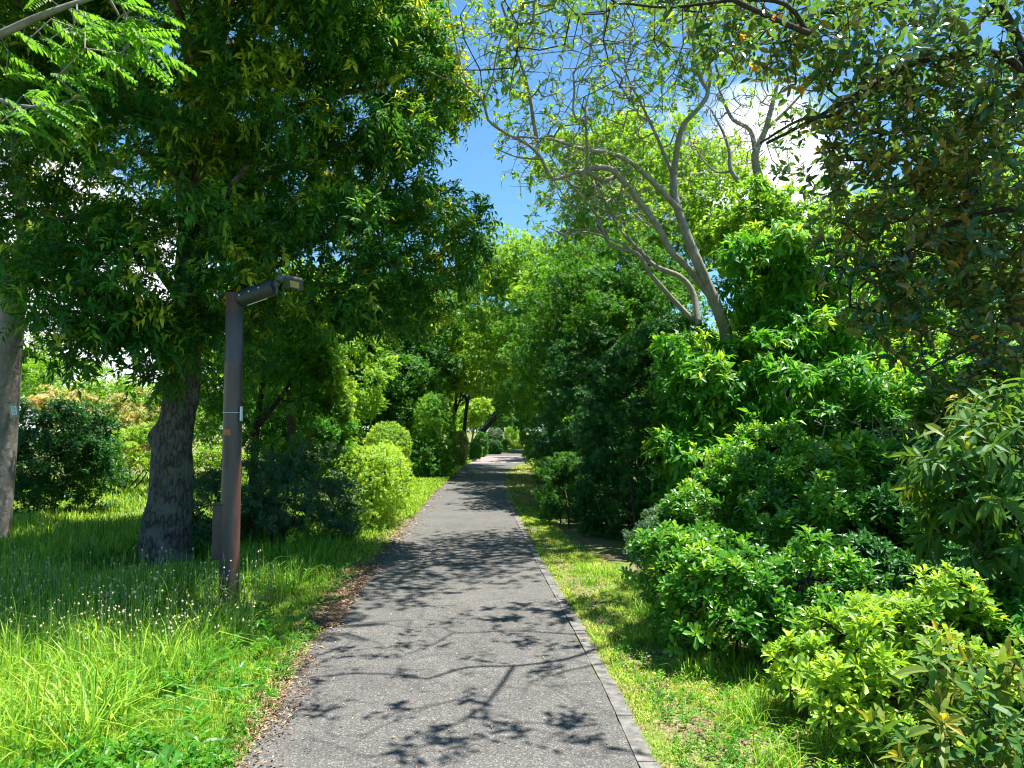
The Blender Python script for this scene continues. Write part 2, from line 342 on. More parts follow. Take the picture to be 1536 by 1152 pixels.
def asphalt_mat():
    m, nt, n, l, out = newmat('asphalt')
    g = n.new('ShaderNodeNewGeometry')
    vo = n.new('ShaderNodeTexVoronoi'); vo.inputs['Scale'].default_value = 150; l.new(g.outputs['Position'], vo.inputs[0])
    v2 = n.new('ShaderNodeTexVoronoi'); v2.inputs['Scale'].default_value = 320; l.new(g.outputs['Position'], v2.inputs[0])
    sx = n.new('ShaderNodeSeparateColor'); l.new(vo.outputs['Color'], sx.inputs[0])
    r = ramp(n, [(0, (.05, .05, .048)), (.5, (.12, .118, .112)), (.85, (.22, .215, .2)), (1, (.48, .46, .42))]); l.new(sx.outputs[0], r.inputs[0])
    sx2 = n.new('ShaderNodeSeparateColor'); l.new(v2.outputs['Color'], sx2.inputs[0])
    r2 = ramp(n, [(0, (.065, .064, .06)), (1, (.23, .225, .21))]); l.new(sx2.outputs[1], r2.inputs[0])
    mx = n.new('ShaderNodeMix'); mx.data_type = 'RGBA'; mx.inputs[0].default_value = .4; l.new(r.outputs[0], mx.inputs[6]); l.new(r2.outputs[0], mx.inputs[7])
    ns = n.new('ShaderNodeTexNoise'); ns.inputs['Scale'].default_value = .9; ns.inputs['Detail'].default_value = 6; ns.inputs['Roughness'].default_value = .65; l.new(g.outputs['Position'], ns.inputs[0])
    r3 = ramp(n, [(.3, (.50, .50, .51)), (.7, (.72, .71, .70))]); l.new(ns.outputs[0], r3.inputs[0])
    m2 = n.new('ShaderNodeMix'); m2.data_type = 'RGBA'; m2.blend_type = 'MULTIPLY'; m2.inputs[0].default_value = 1; l.new(mx.outputs[2], m2.inputs[6]); l.new(r3.outputs[0], m2.inputs[7])
    vc = n.new('ShaderNodeTexVoronoi'); vc.feature = 'DISTANCE_TO_EDGE'; vc.inputs['Scale'].default_value = .42
    nw = n.new('ShaderNodeTexNoise'); nw.inputs['Scale'].default_value = 3.5; nw.inputs['Detail'].default_value = 6; l.new(g.outputs['Position'], nw.inputs[0])
    wv = n.new('ShaderNodeVectorMath'); wv.operation = 'MULTIPLY_ADD'; l.new(nw.outputs['Color'], wv.inputs[0]); wv.inputs[1].default_value = (.5,)*3; l.new(g.outputs['Position'], wv.inputs[2]); l.new(wv.outputs[0], vc.inputs[0])
    rc = ramp(n, [(0, (.5,)*3), (.0035, (1,)*3)]); l.new(vc.outputs[0], rc.inputs[0])
    ns4 = n.new('ShaderNodeTexNoise'); ns4.inputs['Scale'].default_value = 6; ns4.inputs['Detail'].default_value = 8; ns4.inputs['Roughness'].default_value = .75; l.new(g.outputs['Position'], ns4.inputs[0])
    r4 = ramp(n, [(.35, (.78, .78, .78)), (.62, (1.08, 1.07, 1.05))]); l.new(ns4.outputs[0], r4.inputs[0])
    m3 = n.new('ShaderNodeMix'); m3.data_type = 'RGBA'; m3.blend_type = 'MULTIPLY'; m3.inputs[0].default_value = 1; l.new(m2.outputs[2], m3.inputs[6]); l.new(r4.outputs[0], m3.inputs[7])
    m4 = n.new('ShaderNodeMix'); m4.data_type = 'RGBA'; m4.blend_type = 'MULTIPLY'; m4.inputs[0].default_value = .8; l.new(m3.outputs[2], m4.inputs[6]); l.new(rc.outputs[0], m4.inputs[7]); m2 = m4
    b = n.new('ShaderNodeBsdfPrincipled'); b.inputs['Roughness'].default_value = .8; b.inputs['Specular IOR Level'].default_value = .35; l.new(m2.outputs[2], b.inputs['Base Color'])
    bp = n.new('ShaderNodeBump'); bp.inputs['Strength'].default_value = .5; bp.inputs['Distance'].default_value = .004; l.new(vo.outputs['Distance'], bp.inputs['Height']); l.new(bp.outputs[0], b.inputs['Normal'])
    l.new(b.outputs[0], out.inputs[0]); return m
def ground_mat():
    m, nt, n, l, out = newmat('soil_and_turf')
    g = n.new('ShaderNodeNewGeometry')
    a = n.new('ShaderNodeTexNoise'); a.inputs['Scale'].default_value = 2.2; a.inputs['Detail'].default_value = 7; a.inputs['Roughness'].default_value = .7; l.new(g.outputs['Position'], a.inputs[0])
    c = n.new('ShaderNodeTexNoise'); c.inputs['Scale'].default_value = 45; c.inputs['Detail'].default_value = 5; l.new(g.outputs['Position'], c.inputs[0])
    r1 = ramp(n, [(.35, (.10, .075, .045)), (.7, (.26, .20, .13))]); l.new(c.outputs[0], r1.inputs[0])
    r2 = ramp(n, [(.35, (.07, .12, .02)), (.7, (.16, .24, .04))]); l.new(c.outputs[0], r2.inputs[0])
    f = ramp(n, [(.42, (0,)*3), (.58, (1,)*3)]); l.new(a.outputs[0], f.inputs[0])
    mx = n.new('ShaderNodeMix'); mx.data_type = 'RGBA'; l.new(f.outputs[0], mx.inputs[0]); l.new(r1.outputs[0], mx.inputs[6]); l.new(r2.outputs[0], mx.inputs[7])
    b = n.new('ShaderNodeBsdfPrincipled'); b.inputs['Roughness'].default_value = .95; b.inputs['Specular IOR Level'].default_value = .1; l.new(mx.outputs[2], b.inputs['Base Color'])
    bp = n.new('ShaderNodeBump'); bp.inputs['Strength'].default_value = .8; bp.inputs['Distance'].default_value = .02; l.new(c.outputs[0], bp.inputs['Height']); l.new(bp.outputs[0], b.inputs['Normal'])
    l.new(b.outputs[0], out.inputs[0]); return m
tag(mesh('ground', [(-600, -600, 0), (600, -600, 0), (600, 600, 0), (-600, 600, 0)], [[0, 1, 2, 3]], ground_mat()), kind='structure')
ys = np.concatenate([np.arange(-8, 30, .12), np.arange(30, 74.1, .5)])
gg = np.random.default_rng(5)
lx = left_edge(ys)-.02+gg.normal(size=len(ys))*.012; rx = right_edge(ys)-.081*(ys < 19)+gg.normal(size=len(ys))*.005
v = np.concatenate([np.stack([lx, ys, ys*0+.008], 1), np.stack([rx, ys, ys*0+.008], 1)]); n_ = len(ys)
f = np.array([[i, n_+i, n_+i+1, i+1] for i in range(n_-1)])
tag(mesh('path', v, f, asphalt_mat()), kind='structure')
# the paler paved crossing far down the path
ys2 = np.linspace(36.5, 46, 20); v = np.concatenate([np.stack([left_edge(ys2)-.1, ys2, ys2*0+.012], 1), np.stack([right_edge(ys2)+.3, ys2, ys2*0+.012], 1)])
tag(mesh('path_paving', v, np.array([[i, 20+i, 21+i, i+1] for i in range(19)]), plain('pale_pink_paving', (.2, .165, .155), .85, var=.2, scale=8)), kind='structure')
# flat concrete edging along the right side
mb = MB(); y = 2.0; 
while y < 19:
    y2 = y+.6; a = right_edge(y+.006); b = right_edge(y2-.006); q = gg.normal()*.006
    h = .014+gg.normal()*.003
    vv = [(a-.078, y+.004, -.02), (a+.005+q, y+.004, -.02), (b+.005+q, y2-.004, -.02), (b-.078, y2-.004, -.02), (a-.078, y+.004, h), (a+.005+q, y+.004, h), (b+.005+q, y2-.004, h), (b-.078, y2-.004, h)]
    mb.add(vv, [[3, 2, 1, 0], [4, 5, 6, 7], [0, 1, 5, 4], [1, 2, 6, 5], [2, 3, 7, 6], [3, 0, 4, 7]]); y = y2
tag(mb.build('kerb', plain('weathered_concrete', (.12, .115, .105), .9, var=.5, scale=14)), kind='structure')

# ---------------------------------------------------------------- grass and litter
def grass_mat(name, stops, trans=.4):
    return leaf_mat(name, stops, rough=.5, spec=.35, trans=trans, tcol=1.35)
GM = grass_mat('grass_blade', [(0, (.035, .14, .008)), (.4, (.12, .28, .016)), (.72, (.29, .42, .035)), (.9, (.40, .43, .13)), (1, (.48, .40, .22))])
def blades(x, y, h, w, g, lean=.5, tone=.4, tv=.25):
    n = len(x); base = np.stack([x, y, np.zeros(n)], 1); az = g.uniform(0, 6.28, n)
    hd = np.stack([np.cos(az), np.sin(az), np.zeros(n)], 1); la = np.abs(g.normal(size=n))*lean
    wv = np.stack([-np.sin(az+g.normal(size=n)*.5), np.cos(az), np.zeros(n)], 1)*w[:, None]*.5
    up = np.array([0, 0, 1.]); rows = []
    for s, ww in ((0, 1.), (.35, 1.), (.7, .7)):
        c = base+up*(h*(s-.25*la*s*s))[:, None]+hd*(h*la*s*s)[:, None]; rows += [c-wv*ww, c+wv*ww]
    tip = base+up*(h*(1-.45*np.minimum(la, 1.4)))[:, None]+hd*(h*la)[:, None]
    v = np.stack(rows+[tip], 1).reshape(-1, 3)
    q = np.array([[0, 1, 3], [0, 3, 2], [2, 3, 5], [2, 5, 4], [4, 5, 6]])
    f = (np.arange(n)[:, None, None]*7+q[None]).reshape(-1, 3)
    t = np.clip(tone+g.normal(size=n)*tv, 0, 1); return v, f, np.repeat(t, 5)
def scatter(n, y0, y1, xf, g, dens=None):
    u = g.uniform(0, 1, n); a = 1/y0**.9; b = 1/y1**.9; y = (a+(b-a)*u)**(-1/.9)
    x0, x1 = xf(y); x = x0+(x1-x0)*g.uniform(0, 1, n); p = np.stack([x, y, x*0], 1); k = np.ones(n, bool) if dens is None else dens(p) > g.uniform(0, 1, n)
    return x[k], y[k]
gr = np.random.default_rng(21); parts = []
# left meadow
def LX(y): return np.maximum(-.75*y-1.0, -16.), left_edge(y)-.02
def dl(p):
    e = left_edge(p[:, 1])-p[:, 0]
    return np.clip(e/.3, .08, 1)*np.clip(.85+.3*noise(p, 1.1), .2, 1)
x, y = scatter(300000, 2.6, 26, LX, gr, dl)
e = np.clip((left_edge(y)-x)/1.6, 0, 1); nn_ = noise(np.stack([x, y, x*0], 1), .8)
h = (.05+.14*e+.07*e*nn_)*gr.uniform(.5, 1.3, len(x)); sc = np.clip(y/5, .8, 4)
h = h*(.22+.78*np.clip((np.hypot(x+2.6, (y-6.75)*.7)-.35)/.5, 0, 1))*(.4+.6*np.clip((np.hypot(x+4.1, y-8.9)-.45)/.6, 0, 1))
parts.append(blades(x, y, np.maximum(h, .025), .0055*sc*gr.uniform(.6, 1.3, len(x)), gr, .55, .45, .24))
# taller tufts behind the mown front strip
x, y = scatter(26000, 4.6, 12, lambda y: (np.maximum(-.75*y-1, -14.), left_edge(y)-.55), gr)
kk = (np.hypot(x+2.6, (y-6.7)*.7) > .6) & (np.hypot(x+4.1, y-8.7) > .9); x, y = x[kk], y[kk]
parts.append(blades(x, y, gr.uniform(.15, .36, len(x)), .007*np.clip(y/5, .8, 3)*gr.uniform(.6, 1.3, len(x)), gr, .7, .35, .18))
x, y = scatter(1500, 3.6, 8, lambda y: (-.72*y, left_edge(y)-.7), gr)
parts.append(blades(x, y, gr.uniform(.3, .55, len(x)), np.full(len(x), .009), gr, .8, .5, .15))
# far left verge
x, y = scatter(60000, 14, 60, lambda y: (left_edge(y)-2.2, left_edge(y)), gr)
parts.append(blades(x, y, gr.uniform(.05, .14, len(x)), .007*y/5, gr, .5, .5, .2))
v, f, t = join(parts); tag(mesh('grass', v, f, GM, tone=t), 'tall green meadow grass left of the path', 'grass', kind='stuff')
# right verge
parts = []
def RX(y): return right_edge(y)-.015, right_edge(y)+np.interp(y, [3, 5, 8, 12, 30, 50], [1.6, 1.15, .9, .55, 1.2, 1.2])
def dr(p): 
    e = p[:, 0]-right_edge(p[:, 1]); return np.clip((1.5-e), .15, 1)*np.clip(.6+.9*noise(p, 2.1), .12, 1)*np.clip(e/.06, .15, 1)
x, y = scatter(130000, 2.8, 50, RX, gr, dr)
parts.append(blades(x, y, gr.uniform(.01, .045, len(x)), .005*np.clip(y/5, .8, 6)*gr.uniform(.6, 1.3, len(x)), gr, .8, .6, .25))
for _ in range(26):
    yy = gr.uniform(3.0, 9); xx = right_edge(yy)+gr.uniform(.3, np.interp(yy, [3, 9], [1.5, .8])); m = 90
    parts.append(blades(xx+gr.normal(size=m)*.06, yy+gr.normal(size=m)*.06, gr.uniform(.06, .2, m), np.full(m, .006), gr, .9, .45, .15))
v, f, t = join(parts); tag(mesh('grass', v, f, GM, tone=t), 'short patchy grass on the verge right of the path', 'grass', kind='stuff')
# broad-leaved weeds and clover among the grass
wp = []
x, y = scatter(5200, 2.9, 12, lambda y: (-.74*y, left_edge(y)-.03), gr); q = noise(np.stack([x, y, x*0], 1), 2.3) > gr.uniform(-.4, 1.2, len(x)); x, y = x[q], y[q]
o_ = np.tile([0, 0, 1.], (len(x), 1)); wp.append(clusters(np.stack([x, y, gr.uniform(.03, .13, len(x))], 1), o_, 7, .045, .022, 'rosette', 1, 81, up=1., jit=.3, droop=.1, tonebase=.15, tonevar=.5, wide=.62))
x, y = scatter(1500, 2.9, 9, lambda y: (right_edge(y)+.1, right_edge(y)+1.3), gr)
o_ = np.tile([0, 0, 1.], (len(x), 1)); wp.append(clusters(np.stack([x, y, gr.uniform(.01, .04, len(x))], 1), o_, 6, .03, .015, 'rosette', 1, 82, up=1., jit=.3, droop=.1, tonebase=.15, tonevar=.5, wide=.62))
x, y = scatter(260, 3.2, 9, lambda y: (-.72*y, left_edge(y)-.2), gr)
o_ = np.tile([0, 0, 1.], (len(x), 1)); wp.append(clusters(np.stack([x, y, gr.uniform(.03, .08, len(x))], 1), o_, 8, .13, .03, 'rosette', 2, 83, up=1., jit=.3, droop=.2, tonebase=.05, tonevar=.4))
v, f, t = wp[0][0], wp[0][1], wp[0][2]
tri = lambda w: (w[0], np.concatenate([w[1][:, [0, 1, 2]], w[1][:, [0, 2, 3]]]), np.concatenate([w[2], w[2]])) if w[1].shape[1] == 4 else w
v, f, t = join([tri(w) for w in wp]); tag(mesh('weeds', v, f, L['fresh'], tone=t), 'low broad-leaved weeds and clover mixed into the grass beside the path', 'weeds', kind='stuff')
# wild flower stalks
def stalks(n, g):
    x, y = scatter(n, 4.9, 7.8, lambda y: (-.72*y, left_edge(y)-.45), g)
    w = .75+.5*noise(np.stack([x, y, x*0], 1), 1.); k = (w > g.uniform(0, 1, len(x))); x, y = x[k], y[k]
    V, F, T = [], [], []; o = 0; MI = []
    for a, b in zip(x, y):
        h = g.uniform(.26, .46); tp = np.array([a+g.normal()*.05, b+g.normal()*.05, h]); r = .0018
        V += [(a-r, b, 0), (a+r, b, 0), (tp[0]+r, tp[1], h), (tp[0]-r, tp[1], h)]; F.append([o, o+1, o+2, o+3]); MI.append(0); o += 4
        s = g.uniform(.004, .010); hh = s*g.uniform(.8, 2.2); c = tp
        V += [c+(0, 0, -hh), c+(s, 0, 0), c+(0, s, 0), c+(-s, 0, 0), c+(0, -s, 0), c+(0, 0, hh)]
        F += [[o, o+2, o+1], [o, o+3, o+2], [o, o+4, o+3], [o, o+1, o+4], [o+5, o+1, o+2], [o+5, o+2, o+3], [o+5, o+3, o+4], [o+5, o+4, o+1]]; MI += [1]*8; o += 6
    return np.array(V), F, MI
v, f, mi = stalks(800, gr)
tag(mesh('wildflowers', v, f, [plain('stalk_green', (.2, .27, .06), .7), plain('cream_flower', (.50, .42, .22), .8, var=.3, scale=3)], mi=mi), 'slender stalks with small cream seed heads in the meadow', 'wildflowers', kind='stuff')
# dead leaves
LEAF_GAIN = .9
LM = leaf_mat('dead_leaf', [(0, (.09, .055, .035)), (.5, (.25, .16, .10)), (.85, (.42, .30, .19)), (1, (.58, .46, .28))], rough=.7, spec=.2, trans=.15, tcol=.8)
def litter(x, y, size, g, z=.02):
    n = len(x); b = np.stack([x, y, z+g.uniform(0, .02, n)], 1); az = g.uniform(0, 6.28, n)
    d = nrm(np.stack([np.cos(az), np.sin(az), g.normal(size=n)*.15], 1)); nn = nrm(np.stack([g.normal(size=n)*.3, g.normal(size=n)*.3, np.ones(n)], 1))
    s = size*g.uniform(.5, 1.3, n); return leaf_faces(b, d, nn, s, s*g.uniform(.25, .45, n), g.uniform(0, 1, n), 1, .15, .2)
pa = []
u = lambda n: gr.normal(size=n)
n = 9000; x, y = scatter(n, 2.8, 32, lambda y: (left_edge(y)-.001, left_edge(y)+.001), gr); k = noise(np.stack([x*0, y, x*0], 1), 1.3) > gr.uniform(-1.3, .5, len(y)); x, y = x[k], y[k]
pa.append(litter(x-.04+u(len(x))*.08*np.clip(y/8, 1, 2), y, .03*np.clip(y/6, 1, 2), gr))
n = 5000; x, y = scatter(n, 6.3, 9.2, lambda y: (left_edge(y)-.26, left_edge(y)+.08), gr); pa.append(litter(x, y, np.full(len(x), .035), gr, .025))
n = 5000; x, y = scatter(n, 2.8, 12, lambda y: (right_edge(y)+.12, right_edge(y)+1.5), gr); pa.append(litter(x, y, np.full(len(x), .028), gr))
n = 16000; x, y = scatter(n, 3.0, 9, lambda y: (right_edge(y)+np.interp(y, [3, 5, 9], [1.3, .9, .7]), right_edge(y)+5), gr); pa.append(litter(x, y, np.full(len(x), .04), gr))
n = 1800; pa.append(litter(-4.1+gr.normal(size=n)*.55, 8.8+gr.normal(size=n)*.5, np.full(n, .045), gr, .03))
n = 5000; x, y = scatter(n, 16, 30, lambda y: (right_edge(y)+.05, right_edge(y)+1.2), gr); pa.append(litter(x, y, np.full(len(x), .06), gr))
n = 900; x, y = scatter(n, 3, 22, lambda y: (left_edge(y), right_edge(y)), gr); pa.append(litter(x, y, .022*np.clip(y/6, 1, 2), gr, .012))
v, f, t = join(pa); tag(mesh('leaf_litter', v, f, LM, tone=t), 'dry brown fallen leaves along the path edges and under shrubs', 'leaf litter', kind='stuff')

# ---------------------------------------------------------------- lamp post
def rust_mat():
    m, nt, n, l, out = newmat('rusty_brown_paint')
    tc = n.new('ShaderNodeTexCoord'); sx = n.new('ShaderNodeSeparateXYZ'); l.new(tc.outputs['Object'], sx.inputs[0])
    ns = n.new('ShaderNodeTexNoise'); ns.inputs['Scale'].default_value = 9; ns.inputs['Detail'].default_value = 7
    mp = n.new('ShaderNodeMapping'); mp.inputs['Scale'].default_value = (1, 1, .22); l.new(tc.outputs['Object'], mp.inputs[0]); l.new(mp.outputs[0], ns.inputs[0])
    base = ramp(n, [(.3, (.045, .034, .038)), (.7, (.092, .068, .072))]); l.new(ns.outputs[0], base.inputs[0])
    def M(op, a, b=None, c=None):
        q = n.new('ShaderNodeMath'); q.operation = op; q.use_clamp = False
        for i, z in enumerate((a, b, c)):
            if z is None: continue
            if isinstance(z, (int, float)): q.inputs[i].default_value = z
            else: l.new(z, q.inputs[i])
        return q.outputs[0]
    def band(v_, lo, hi, soft):
        a = n.new('ShaderNodeMapRange'); a.inputs[1].default_value = lo-soft; a.inputs[2].default_value = lo+soft; l.new(v_, a.inputs[0])
        b = n.new('ShaderNodeMapRange'); b.inputs[1].default_value = hi-soft; b.inputs[2].default_value = hi+soft; b.inputs[3].default_value = 1; b.inputs[4].default_value = 0; l.new(v_, b.inputs[0])
        return M('MULTIPLY', a.outputs[0], b.outputs[0])
    wob = M('MULTIPLY_ADD', ns.outputs[0], .12, -.06)
    X = M('ADD', sx.outputs[0], wob); Z = M('ADD', sx.outputs[2], M('MULTIPLY', wob, 2.5))
    side = M('MULTIPLY', band(X, .058, .3, .012), band(Z, .15, 1.36, .06))
    top = M('MULTIPLY', band(Z, 2.72, 3.5, .03), band(X, -.3, .06, .02))
    topl = M('MULTIPLY', band(Z, 2.2, 2.75, .2), band(X, -.3, -.06, .02))
    ring = M('MULTIPLY', band(sx.outputs[2], -.1, .22, .05), .6)
    tot = M('MAXIMUM', M('MAXIMUM', side, top), M('MAXIMUM', M('MULTIPLY', topl, .7), ring))
    tot = M('MULTIPLY', tot, .6)
    rc = ramp(n, [(.3, (.09, .036, .022)), (.7, (.21, .085, .048))]); l.new(ns.outputs[0], rc.inputs[0])
    mx = n.new('ShaderNodeMix'); mx.data_type = 'RGBA'; l.new(tot, mx.inputs[0]); l.new(base.outputs[0], mx.inputs[6]); l.new(rc.outputs[0], mx.inputs[7])
    # bright orange patch with a dark drip below
    pt = M('MULTIPLY', band(sx.outputs[0], -.055, .012, .004), band(sx.outputs[2], 1.545, 1.60, .005)); fr = band(sx.outputs[1], -.3, 0, .01); pt = M('MULTIPLY', pt, fr)
    mx2 = n.new('ShaderNodeMix'); mx2.data_type = 'RGBA'; l.new(pt, mx2.inputs[0]); l.new(mx.outputs[2], mx2.inputs[6]); mx2.inputs[7].default_value = (.38, .11, .015, 1)
    dr_ = M('MULTIPLY', M('MULTIPLY', band(X, -.05, -.008, .012), band(sx.outputs[2], 1.25, 1.545, .03)), fr)
    mx3 = n.new('ShaderNodeMix'); mx3.data_type = 'RGBA'; l.new(M('MULTIPLY', dr_, .8), mx3.inputs[0]); l.new(mx2.outputs[2], mx3.inputs[6]); mx3.inputs[7].default_value = (.05, .018, .012, 1)
    b = n.new('ShaderNodeBsdfPrincipled'); b.inputs['Roughness'].default_value = .42; b.inputs['Specular IOR Level'].default_value = .6; l.new(mx3.outputs[2], b.inputs['Base Color'])
    bp = n.new('ShaderNodeBump'); bp.inputs['Strength'].default_value = .15; bp.inputs['Distance'].default_value = .004; l.new(ns.outputs[0], bp.inputs['Height']); l.new(bp.outputs[0], b.inputs['Normal'])
    l.new(b.outputs[0], out.inputs[0]); return m
pb = G(343, 905); pb[2] = 0; Yp = pb[1]
lamp = empty('street_lamp', pb, 'rusty brown steel lamp post with angled floodlight standing in the grass', 'street lamp')
RUST = rust_mat(); DK = plain('dark_green_metal', (.022, .03, .03), .4, var=.1); GY = plain('grey_lamp_metal', (.07, .085, .095), .45, var=.1)
mb = MB(); mb.tube([(0, 0, -.1), (0, 0, 0.0), (0, 0, 1.0), (0, 0, 2.2), (0, 0, 2.215), (0, 0, 2.23), (0, 0, 2.88)], [.090, .090, .087, .083, .0855, .082, .081], 40); mb.build('pole', RUST, lamp, True)
# the polished look of the sleeve: seam ring and mitred arm
tz = 2.86
mb = MB(); th = R(19); ex = np.array([math.cos(th), -.12, math.sin(th)]); ex /= np.linalg.norm(ex)
a0 = np.array([.03, 0, tz-.045]); mb.tube([a0, a0+ex*.05, a0+ex*.36, a0+ex*.37], [.078, .08, .08, .070], 32); arm = mb.build('arm', DK, lamp, True)
fx = MB(); fx.tube([a0+ex*.30+np.array([0, 0, -.085]), a0+ex*.10+np.array([0, -.01, -.084])], .006, 8)
BOLT = plain('pale_galvanised_bolt', (.6, .6, .58), .4); fx.build('conduit', BOLT, arm)
for s in (.04, .14, .24): q = MB(); q.tube([a0+ex*s+np.array([0, -.074, .02]), a0+ex*s+np.array([0, -.092, .02])], .007, 8); q.build('bolt', BOLT, arm)
h0 = a0+ex*.37
mb = MB(); mb.tube([h0-ex*.01, h0+ex*.05+np.array([0, 0, .03])], [.035, .03], 14); mb.tube([h0+ex*.09+np.array([0, -.07, .045]), h0+ex*.09+np.array([0, .07, .045])], .035, 16)
mb.tube([h0+ex*.01+np.array([0, -.03, 0]), h0+ex*.05+np.array([0, -.05, -.04]), h0+ex*.045+np.array([0, -.04, -.10]), h0+ex*.02+np.array([0, -.03, -.06])], .012, 8)
mb.build('bracket', GY, lamp, True)
ha = nrm(np.array([.96, -.1, -.24])); hn = np.array([-.25, -.72, -.65]); hn = nrm(hn-ha*np.dot(ha, hn)); Mh = np.stack([ha, np.cross(-hn, ha), -hn], 1)
hc = h0+ex*.09+ha*.11+np.array([0, -.01, .03])
mb = MB(); mb.box(hc, (.19, .125, .04), Mh, .008)
for q in range(6): mb.box(hc+Mh@np.array([-.075+q*.03, 0, .028]), (.006, .10, .018), Mh)
head = mb.build('lamp_head', GY, lamp)
mb = MB(); mb.box(hc+Mh@np.array([.025, 0, -.0215]), (.09, .07, .006), Mh); mb.build('lens', plain('yellowed_lens', (.40, .38, .20), .25, var=.15, scale=60), head)
mb = MB(); th_ = np.linspace(0, 2*np.pi, 33)
zs = 1.755
mb.tube([(math.cos(a)*.0925, math.sin(a)*.0925, zs) for a in th_], .004, 6, False); st = mb.build('strap', plain('steel_strap', (.55, .55, .52), .35, .6), lamp)
mb = MB(); mb.box((.093, -.035, zs-.01), (.014, .05, .135), None, .003); mb.build('number_plate', plain('white_plastic', (.7, .72, .72), .4, var=.05), lamp)
mb = MB(); mb.box((-.105, .01, .65), (.085, .13, .50), None, .004); jb = mb.build('junction_box', plain('brown_box_paint', (.065, .045, .045), .45, var=.3, scale=6), lamp)
mb = MB(); mb.box((-.108, .008, .907), (.115, .16, .012)); mb.build('lid', DK, jb)

# ---------------------------------------------------------------- left trees
def trunk_mesh(pts, rad, k=40, knob=(), amp=.05, seed=0):
    """thick lumpy trunk"""
    pts = np.asarray(pts, float); n = len(pts); t = nrm(np.gradient(pts, axis=0)); a = np.array([1., 0, 0]); V = []
    th = np.arange(k)*2*np.pi/k
    for i in range(n):
        a = nrm(a-t[i]*np.dot(a, t[i])); b = np.cross(t[i], a); dr = np.cos(th)[:, None]*a+np.sin(th)[:, None]*b
        p = pts[i]+dr*rad[i]; r = rad[i]*(1+amp*noise(p+seed, 2.2)+amp*.5*noise(p*np.array([1, 1, .35])+seed, 9))
        for kp, kr, kh in knob: r = r+kh*np.exp(-((p-kp)**2).sum(1)/kr**2)
        V.append(pts[i]+dr*r[:, None])
    F = [[i*k+j, i*k+(j+1) % k, (i+1)*k+(j+1) % k, (i+1)*k+j] for i in range(n-1) for j in range(k)]
    return np.concatenate(V), F
# big evergreen
be = G(250, 843); be[2] = 0; Y0 = be[1]
pts = catmull([be+(0, 0, -.1), P(253, 790, Y0), P(258, 735, Y0), P(258, 680, Y0), P(268, 620, Y0), P(275, 560, Y0), P(283, 420, Y0), P(286, 250, Y0), P(284, 60, Y0)], .05)
zz = pts[:, 2]; rad = np.interp(zz, [-.1, .05, .3, .8, 1.3, 1.7, 2.1, 3.2, 5, 7], [.36, .31, .26, .235, .225, .205, .21, .16, .11, .05])
kn = [(P(262, 697, Y0-.2), .11, .08), (P(285, 640, Y0-.22), .05, .04), (P(232, 655, Y0-.1), .13, .085), (P(230, 775, Y0-.22), .13, .09), (P(288, 700, Y0-.2), .07, .04), (P(222, 800, Y0), .2, .07)]
ev = empty('evergreen_tree', be, 'big dark evergreen tree with knobbly grey trunk behind the lamp post', 'tree')
v, f = trunk_mesh(pts, rad, knob=kn, amp=.06)
EB = [blob(*a) for a in [(560, 200, 10, 150, 180, 1.6), (628, 330, 10.3, 82, 100, 1.1), (605, 120, 10.6, 75, 85, 1.0), (450, 110, 9, 170, 140, 1.5), (330, -90, 9.5, 230, 150, 2.1),
     (200, 150, 8.8, 170, 140, 1.4), (90, 450, 9.3, 80, 60, .9), (80, 330, 9.2, 120, 100, 1.2), (260, 400, 8.7, 160, 100, 1.2), (190, 490, 8.8, 120, 70, 1.1), (450, 380, 9.4, 140, 90, 1.1), (570, 430, 10.2, 110, 55, 1.0),
     (60, 60, 9.4, 170, 150, 1.6), (290, 525, 8.9, 75, 48, .8), (370, 250, 8.3, 120, 110, 1.0), (420, -220, 10, 190, 140, 1.9), (200, 230, 12, 200, 150, 1.6), (450, 230, 12.3, 180, 150, 1.6), (-60, 150, 12, 160, 160, 1.6), (100, 20, 12.5, 200, 150, 1.8), (530, -60, 12, 110, 120, 1.5), (200, -110, 7.4, 190, 110, 1.2), (420, -130, 7.5, 150, 110, 1.1), (-80, -60, 7.6, 200, 150, 1.3), (430, -170, 7.9, 100, 90, .8), (590, -290, 8.2, 100, 90, .9), (470, -300, 7.6, 120, 90, .9), (130, 440, 7.9, 100, 75, .8)]]  # rear lumps and those above the view are added so the crown shades the meadow
pos, out, sh = sample(EB, 20000, .35, .14, 1.5, -.75, 1, tuft=(640, .46, .6))
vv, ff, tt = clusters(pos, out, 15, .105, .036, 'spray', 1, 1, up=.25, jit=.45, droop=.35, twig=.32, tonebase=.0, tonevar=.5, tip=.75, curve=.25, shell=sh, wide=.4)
mesh('crown', vv, ff, L['evergreen'], ev, tone=tt, origin=be)
g = np.random.default_rng(9); main = []
for b in EB:
    s = pts[np.clip(np.searchsorted(zz, min(b[2]*.75, 6)), 0, len(pts)-1)]; e = np.array(b[:3]); m = (s+e)/2+np.array([0, 0, .25])+g.normal(size=3)*.1
    p = catmull([s, m, e], .15); main.append((p, np.linspace(.075, .025, len(p))))
tv, tf = wood(main, pos[g.choice(len(pos), 1500, False)], g, r0=.004, rmax=.03)
mesh('trunk', np.concatenate([v, tv]), f+[[i+len(v) for i in q] for q in tf], B['evergreen'], ev, smooth=True, origin=be)

